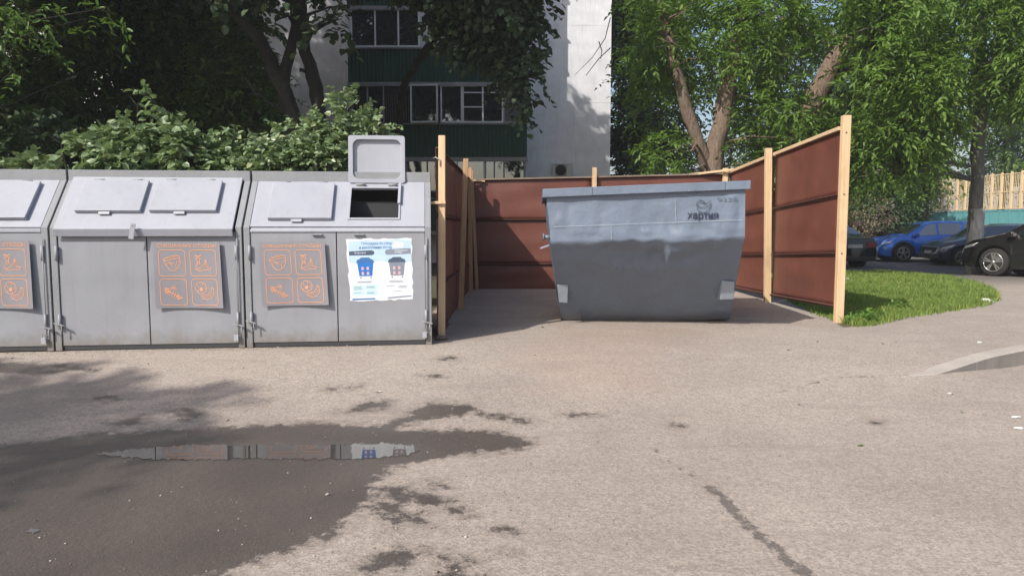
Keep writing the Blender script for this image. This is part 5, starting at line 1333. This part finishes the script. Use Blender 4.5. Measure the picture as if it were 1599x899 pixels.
# ------------------------------------------------------------------ FAR FENCE
def far_fence():
    pts = [(at_y(1428, 290, 47), 47), (at_y(1690, 250, 33), 33)]
    a = Vector((pts[0][0].x, 47, 0)); b_ = Vector((pts[1][0].x, 33, 0))
    root = empty('sports_fence', (a + b_) / 2, 0, 'tall fence of yellow bars above teal bars, behind the parked cars', 'fence')
    T = Matrix.Translation(-(a + b_) / 2); n = 18
    zt0, zm0, zb0 = at_y(1500, 281, 43).z, at_y(1500, 330, 43).z, 0.9
    for i in range(n):
        p, q = a.lerp(b_, i / n), a.lerp(b_, (i + 1) / n)
        k = MB(); k.M = T
        k.beam(p + Vector((0, 0, zm0 + .02)), p + Vector((0, 0, zt0 + .1)), .09, .09, M_YEL); k.beam(p + Vector((0, 0, -.1)), p + Vector((0, 0, zm0)), .09, .09, M_TEAL); k.build('post', root)
        k = MB(); k.M = T
        for z in (zt0, zt0 - .9, zm0 + .06): k.beam(p + Vector((0, .01, z)), q + Vector((0, .01, z)), .05, .05, M_YEL)
        for j in range(1, 6): c = p.lerp(q, j / 6); k.beam(c + Vector((0, 0, zm0 + .08)), c + Vector((0, 0, zt0)), .022, .02, M_YEL)
        k.build('yellow_panel', root)
        k = MB(); k.M = T
        for z in (zm0 - .04, zb0): k.beam(p + Vector((0, .01, z)), q + Vector((0, .01, z)), .06, .06, M_TEAL)
        for j in range(1, 7): c = p.lerp(q, j / 7); k.beam(c + Vector((0, 0, zb0)), c + Vector((0, 0, zm0 - .06)), .06, .03, M_TEAL)
        k.build('teal_panel', root)
far_fence()
p = at_y(1376, 370, 36); k = MB(); k.tube([(0, 0, 0), (0, 0, at_y(1376, 325, 36).z)], [.05, .05], M_GPOLE, 10); k.box((-.07, -.07, 0), (.07, .07, .05), M_GPOLE)
o = k.build('pole'); o.location = (p.x, 36, .03); tag(o, 'thin pale metal pole just left of the blue car', 'pole')

# ------------------------------------------------------------------ CARS
def make_car(name, label, L, Wd, top, belt, wheels, rw, paint, glass_x, loc, heading, pillars, front_w=(.3, .55), rails=False, clad=False, rimm=None, sedan=False):
    """x forward (nose at +L/2), top/belt: list of (x, z)"""
    root = empty(name, loc, heading, label, 'car', 'cars parked beyond the grass')
    tx, tz = zip(*top); bx_, bz = zip(*belt)
    xs = np.unique(np.concatenate([np.linspace(-L / 2, L / 2, 84), *[np.linspace(w - rw - .09, w + rw + .09, 26) for w in wheels]]))
    xs = xs[(xs >= -L / 2) & (xs <= L / 2)]
    def ring(x):
        zt = float(np.interp(x, tx, tz)); zb_ = min(float(np.interp(x, bx_, bz)), zt - .03)
        e = abs(x) / (L / 2); W = Wd / 2 * (1 - .16 * max(0, (e - .72) / .28) ** 2.2) 
        low = .20 + .10 * max(0, (e - .85) / .15) ** 2
        for w in wheels:
            d = abs(x - w); ra = rw + .055
            if d < ra: low = max(low, rw + math.sqrt(ra * ra - d * d) * .98)
        low = min(low, zb_ - .12)
        gh = max(0, zt - zb_); Wr = W * .955 - gh * .36
        return [(0, low), (W * .93, low), (W * .985, low + .04), (W, min(low + .25, (low + zb_) / 2)), (W * .995, zb_ - .10), (W * .955, zb_), (max(Wr, .3), zt - .055 * min(1, gh * 4 + .3)), (max(Wr, .3) * .82, zt - .012), (0, zt)]
    def S(x, kk, side, lift=0):
        r_ = ring(x); i = min(int(kk), 7); f = kk - i; y = r_[i][0] + (r_[i + 1][0] - r_[i][0]) * f; z = r_[i][1] + (r_[i + 1][1] - r_[i][1]) * f
        dy, dz = r_[i + 1][0] - r_[i][0], r_[i + 1][1] - r_[i][1]; l = math.hypot(dy, dz) or 1
        return Vector((x, side * (y + dz / l * lift), z - dy / l * lift))
    body = MB(); vs_ = []; m_ = 17; fs = []; fp = []
    for x in xs:
        r_ = ring(x); full = [(y, z) for y, z in r_] + [(-y, z) for y, z in r_[-2:0:-1]] + [(-.0, r_[0][1])]
        vs_ += [(x, y, z) for y, z in full]
    for i in range(len(xs) - 1):
        for q in range(m_ - 1):
            a = i * m_ + q; f = (a, a + 1, a + m_ + 1, a + m_)
            (fp if (clad and q in (1, 2, 13, 14) and False) else fs).append(f)
    fs.append(tuple(range(m_ - 1))[::-1]); fs.append(tuple(range((len(xs) - 1) * m_, len(xs) * m_ - 1)))
    body.add(vs_, fs, paint, True)
    bo = body.build('body', root); 
    es = bo.modifiers.new('edges', 'EDGE_SPLIT'); es.split_angle = R(38)
    def patch(x0, x1, k0, k1, side, m, lift, n=8, q=2, x0t=None, x1t=None):
        k = MB(); v = []; f = []
        x0t = x0 if x0t is None else x0t; x1t = x1 if x1t is None else x1t
        for j in range(q + 1):
            t = j / q
            for i in range(n + 1):
                xa, xb = x0 + (x0t - x0) * t, x1 + (x1t - x1) * t
                v.append(S(xa + (xb - xa) * i / n, k0 + (k1 - k0) * t, side, lift))
        for j in range(q):
            for i in range(n): a = j * (n + 1) + i; f.append((a, a + 1, a + n + 2, a + n + 1))
        k.add(v, f, m, True); return k
    # side glass between pillars
    for side in (1, -1):
        for (a, b_, at_, bt_) in pillars: patch(a, b_, 5.08, 5.9, side, M_CARGLASS, .008, 8, 3, at_, bt_).build('side_window', root)
    # windscreen and rear window, full width
    for (a, b_), nme in zip(glass_x, ('windscreen', 'rear_window')):
        k = MB(); v = []; f = []; n = 8
        for i in range(n + 1):
            x = a + (b_ - a) * i / n
            row = [S(x, 6.35, -1, .008), S(x, 7, -1, .008), S(x, 8, 1, .008), S(x, 7, 1, .008), S(x, 6.35, 1, .008)]; v += row
        for i in range(n):
            for j in range(4): q_ = i * 5 + j; f.append((q_, q_ + 1, q_ + 6, q_ + 5))
        k.add(v, f, M_CARGLASS, True); k.build(nme, root)
    # wheels
    for w in wheels:
        for side in (1, -1):
            yo = Wd / 2 - .015; c = Vector((w, side * yo, rw))
            k = MB(); k.tube([c - Vector((0, side * .21, 0)), c - Vector((0, side * .19, 0)), c - Vector((0, side * .02, 0)), c], [rw * .93, rw, rw, rw * .93], M_TYRE, 28); t = k.build('wheel', root)
            k = MB(); ri = rw * .66
            k.tube([c + Vector((0, side * .001, 0)), c + Vector((0, side * .004, 0))], [ri, ri], M_PLAST, 24)
            for s5 in range(5):
                a = 2 * math.pi * s5 / 5 + .3
                for da in (-.16, .16): k.beam(c + Vector((math.cos(a) * .03, side * .012, math.sin(a) * .03)), c + Vector((math.cos(a + da) * ri * .97, side * .012, math.sin(a + da) * ri * .97)), .032, .014, rimm or M_RIM, (0, 1, 0))
            k.tube([c + Vector((0, side * .005, 0)), c + Vector((0, side * .022, 0))], [ri * .2, ri * .18], rimm or M_RIM, 14)
            rim_pts = [c + Vector((math.cos(a) * ri, side * .010, math.sin(a) * ri)) for a in np.linspace(0, 2 * math.pi, 25)]
            k.tube(rim_pts, [.012] * 25, rimm or M_RIM, 6); k.build('rim', t)
            # dark arch lining
            k = MB(); k.tube([c - Vector((0, side * .35, 0)), c - Vector((0, side * .22, 0))], [rw + .03, rw + .03], M_PLAST, 20); k.build('arch_liner', root)
            if clad:
                k = MB(); arc = [Vector((w + math.cos(a) * (rw + .075), side * (Wd / 2 - .0), rw + math.sin(a) * (rw + .075))) for a in np.linspace(-.15, math.pi + .15, 20)]
                k.tube(arc, [.035] * 20, M_PLAST, 6); k.build('arch_trim', root)
    if clad:
        for side in (1, -1):
            k = MB(); k.box((wheels[1] + rw + .09, side * (Wd / 2 - .04), .19), (wheels[0] - rw - .09, side * (Wd / 2 + .012), .34), M_PLAST); k.build('sill_trim', root, .02)
    # lamps
    zh = float(np.interp(L / 2 - .25, tx, tz)) - .12
    for side in (1, -1):
        patch(L / 2 - .36, L / 2 - .03, 4.2, 4.85, side, M_HEAD, .01, 5, 2, L / 2 - .50, L / 2 - .03).build('headlight', root)
        patch(-L / 2 + .05, -L / 2 + .40, 3.6, 4.8, side, M_TAIL, .01, 5, 2).build('taillight', root)
        k = MB(); y0 = Wd / 2 * .84; zr = float(np.interp(-L / 2 + .05, tx, tz)) 
        k.box((-L / 2 - .02, side * y0 * .97, zr - .34), (-L / 2 + .06, side * y0 * .55, zr - .14), M_TAIL); k.build('taillight', root, .02)
        k = MB(); mx_ = pillars[0][1] - .12 if pillars[0][1] > pillars[-1][1] else pillars[-1][1] - .12
        zz = float(np.interp(mx_, bx_, bz)) + .07; k.box((mx_ - .07, side * (Wd / 2 - .05), zz - .07), (mx_ + .10, side * (Wd / 2 + .17), zz + .07), paint); k.build('door_mirror', root, .03)
        for hx in (-.05, -.95 if L > 4 else -.8):
            k = MB(); z_ = float(np.interp(hx, bx_, bz)) - .13; r_ = ring(hx); k.box((hx - .10, side * (r_[4][0] + .0), z_ - .012), (hx + .10, side * (r_[4][0] + .03), z_ + .012), paint); k.build('door_handle', root, .006)
        # shut lines
    k = MB(); zg = zh - .1
    k.box((L / 2 - .03, -Wd * .27, zg - .16), (L / 2 + .012, Wd * .27, zg + .02), M_PLAST); k.build('grille', root, .01)
    k = MB(); k.box((L / 2 - .05, -Wd * .42, .24), (L / 2 + .014, Wd * .42, .40), M_PLAST); k.build('bumper', root, .02)
    k = MB(); k.box((-L / 2 - .014, -Wd * .42, .24), (-L / 2 + .05, Wd * .42, .38), M_PLAST); k.build('bumper', root, .02)
    k = MB(); k.box((L / 2 + .0145, -.26, .42), (L / 2 + .024, .26, .53), M_PLATE); k.build('number_plate', root, .002)
    k = MB(); zr = float(np.interp(-L / 2 + .05, tx, tz)); k.box((-L / 2 - .012, -.26, zr - .33), (-L / 2 + .02, .26, zr - .22), M_PLATE); k.build('number_plate', root, .002)
    if rails:
        for side in (1, -1):
            k = MB(); a, b_ = rails; pts_ = [S(x, 6.6, side, .05 if 0 < i < 5 else .0) for i, x in enumerate(np.linspace(a, b_, 6))]; k.tube(pts_, [.018] * 6, M_PLAST, 8); k.build('roof_rail', root)
    return root
suv_top = [(-2.2, .78), (-2.17, .98), (-2.02, 1.12), (-1.62, 1.50), (-1.2, 1.575), (-.4, 1.61), (.2, 1.58), (.55, 1.48), (1.15, 1.10), (1.35, 1.04), (1.9, .93), (2.12, .80), (2.2, .58)]
suv_belt = [(-2.2, .95), (-1.6, 1.10), (-.4, 1.03), (.9, .98), (1.3, .97), (2.2, .72)]
suv_p = [(.12, 1.02, .12, .48), (-.78, .04, -.78, .04), (-1.42, -.86, -1.30, -.86)]
suv_g = [(.60, 1.16), (-1.98, -1.68)]
# blue crossover: nose to the left, seen from its left front
zc = lambda p: gz(p.x, p.y)
c = at_y(1452, 372, 29.2); make_car('parked_car', 'bright blue crossover with silver rims, nose to the left, behind the others', 4.4, 1.82, suv_top, suv_belt, (1.33, -1.32), .345, M_BLUECAR, suv_g, (c.x, 29.2, zc(c)), R(180 - 6), suv_p, clad=True)
hb_top = [(-2.0, .70), (-1.95, .95), (-1.75, 1.15), (-1.45, 1.38), (-.9, 1.45), (-.1, 1.46), (.35, 1.38), (.95, 1.03), (1.2, .96), (1.75, .85), (1.95, .72), (2.0, .5)]
hb_belt = [(-2, .88), (-1.4, .98), (0, .93), (1.0, .88), (2, .65)]
hb_p = [(.05, .85, .05, .32), (-.80, -.03, -.80, -.03), (-1.35, -.88, -1.2, -.88)]
c = at_y(1478, 372, 26.2); make_car('parked_car', 'low navy hatchback half hidden between the blue crossover and the whitewashed trunk', 3.6, 1.66, [(x * .9, z * .68 + (.02)) for x, z in hb_top], [(x * .9, z * .68) for x, z in hb_belt], (1.15, -1.15), .30, M_NAVY, [(.38 * .9, .94 * .9), (-1.68 * .9, -1.48 * .9)], (c.x + .75, 26.2, zc(c) + .0), R(180 + 10), [tuple(q * .9 for q in p_) for p_ in hb_p]) if False else None
c = at_y(1484, 372, 25.6); make_car('parked_car', 'dark car behind the whitewashed trunk, its front and pale windscreen showing', 4.0, 1.74, hb_top, hb_belt, (1.28, -1.25), .31, M_NAVY, [(.38, .94), (-1.70, -1.48)], (c.x + 1.9, 26.6, zc(c)), R(180 - 4), hb_p)
# black saloon seen from behind, cut by the fence
sd_top = [(-2.3, .72), (-2.26, 1.00), (-1.75, 1.06), (-1.55, 1.10), (-.95, 1.38), (-.4, 1.45), (.1, 1.44), (.45, 1.34), (1.05, 1.03), (1.3, .98), (2.0, .85), (2.25, .70), (2.3, .5)]
sd_belt = [(-2.3, .90), (-1.5, .99), (0, .95), (1.1, .90), (2.3, .66)]
c = at_y(1322, 380, 24.8); make_car('parked_car', 'black saloon seen from the rear, cut off by the tall fence post', 4.6, 1.80, sd_top, sd_belt, (1.38, -1.35), .325, M_BLACKCAR, [(.48, 1.04), (-1.52, -.98)], (c.x - .15, 26.8, zc(c)), R(90 + 8), [(.10, .95, .10, .42), (-.72, .02, -.72, .02), (-1.35, -.80, -1.1, -.80)])
# black crossover at the right, nose to the left
c = at_y(1500, 372, 18.3); make_car('parked_car', 'black crossover with roof rails at the right edge, nose to the left', 4.5, 1.84, [(x * 1.02, z * 1.02) for x, z in suv_top], [(x * 1.02, z * 1.02) for x, z in suv_belt], (1.36, -1.34), .355, M_BLACKCAR, [(q[0] * 1.02, q[1] * 1.02) for q in suv_g], (13.85, 18.3, gz(13.85, 18.3)), R(120), [tuple(q * 1.02 for q in p_) for p_ in suv_p], rails=(.1, -1.5))
c = at_y(1500, 372, 23.5); make_car('parked_car', 'black car between the whitewashed trunk and the right crossover', 4.3, 1.80, hb_top, hb_belt, (1.30, -1.27), .32, M_BLACKCAR, [(.38, .94), (-1.70, -1.48)], (c.x + 1.9, 24.0, zc(c)), R(180 + 55), hb_p)

# ------------------------------------------------------------------ LITTER
def scrap(u, v, w, label, m=M_PAPER, seed=1, name='paper_scrap', cat='litter', h=.012):
    p = at_z(u, v); rnd = random.Random(seed); k = MB(); n = 9; ring_ = []
    for i in range(n):
        t = 2 * math.pi * i / n; r_ = w * rnd.uniform(.7, 1.1); ring_.append((r_ * math.cos(t), r_ * .6 * math.sin(t), rnd.uniform(.003, h)))
    k.add([(0, 0, h * 1.2)] + ring_, [(0, i + 1, (i + 1) % n + 1) for i in range(n)], m); 
    k.add([(x, y, z * .4) for x, y, z in ring_], [tuple(range(n))[::-1]], m)
    o = k.build(name); o.location = (p.x, p.y, gz(p.x, p.y)); tag(o, label, cat); return o
scrap(1530, 535, .035, 'white paper scrap on the pavement above the kerb', seed=1)
scrap(1586, 651, .035, 'small white scrap on the road, farther of two at the right edge', seed=2)
scrap(1590, 669, .04, 'white scrap on the road, nearer of two at the right edge', seed=3)
scrap(1484, 615, .03, 'greyish paper shred on the road below the kerb', plain('grey_paper', (.5, .47, .44), .8), 4)
scrap(1344, 696, .022, 'small green fallen leaf on the open asphalt', M_LEAFY, 5, 'fallen_leaf', 'leaf', .008)
scrap(1502, 644, .014, 'tiny yellow green leaf on the asphalt below the kerb', M_LEAFY, 6, 'fallen_leaf', 'leaf', .006)
scrap(1402, 497, .03, 'crumpled pale scrap on the edge of the grass', seed=7)
scrap(592, 612, .03, 'light paper shred on the asphalt before the blue poster', plain('dusty_paper', (.45, .40, .36), .8), 8)
p = at_z(1545, 473); k = MB(); k.tube([(-.11, 0, .035), (-.02, .01, .035), (.11, .02, .012)], [.045, .04, .005], M_PAPER, 12)
o = k.build('paper_cone'); o.location = (p.x, p.y, gz(p.x, p.y)); tag(o, 'crushed white paper cup at the tip of the grass', 'litter')
rd = random.Random(12); root = None
for i in range(0): pass

# ------------------------------------------------------------------ GLARE VEIL: thin volume added to lift the dark tones
m = bpy.data.materials.new('glare_veil'); m.use_nodes = True; nt = m.node_tree; nt.nodes.clear()
o_ = nt.nodes.new('ShaderNodeOutputMaterial'); pv = nt.nodes.new('ShaderNodeVolumePrincipled')
pv.inputs['Color'].default_value = (0.86, 0.90, 0.95, 1); pv.inputs['Density'].default_value = 0.0010; pv.inputs['Anisotropy'].default_value = 0.0
nt.links.new(pv.outputs[0], o_.inputs['Volume'])
k = MB(); k.box((-460, -120, -1.2), (460, 460, 26), m); hz = k.build('veil'); tag(hz, 'thin pale volume added over the whole yard as a veiling glare', 'veil', kind='stuff')
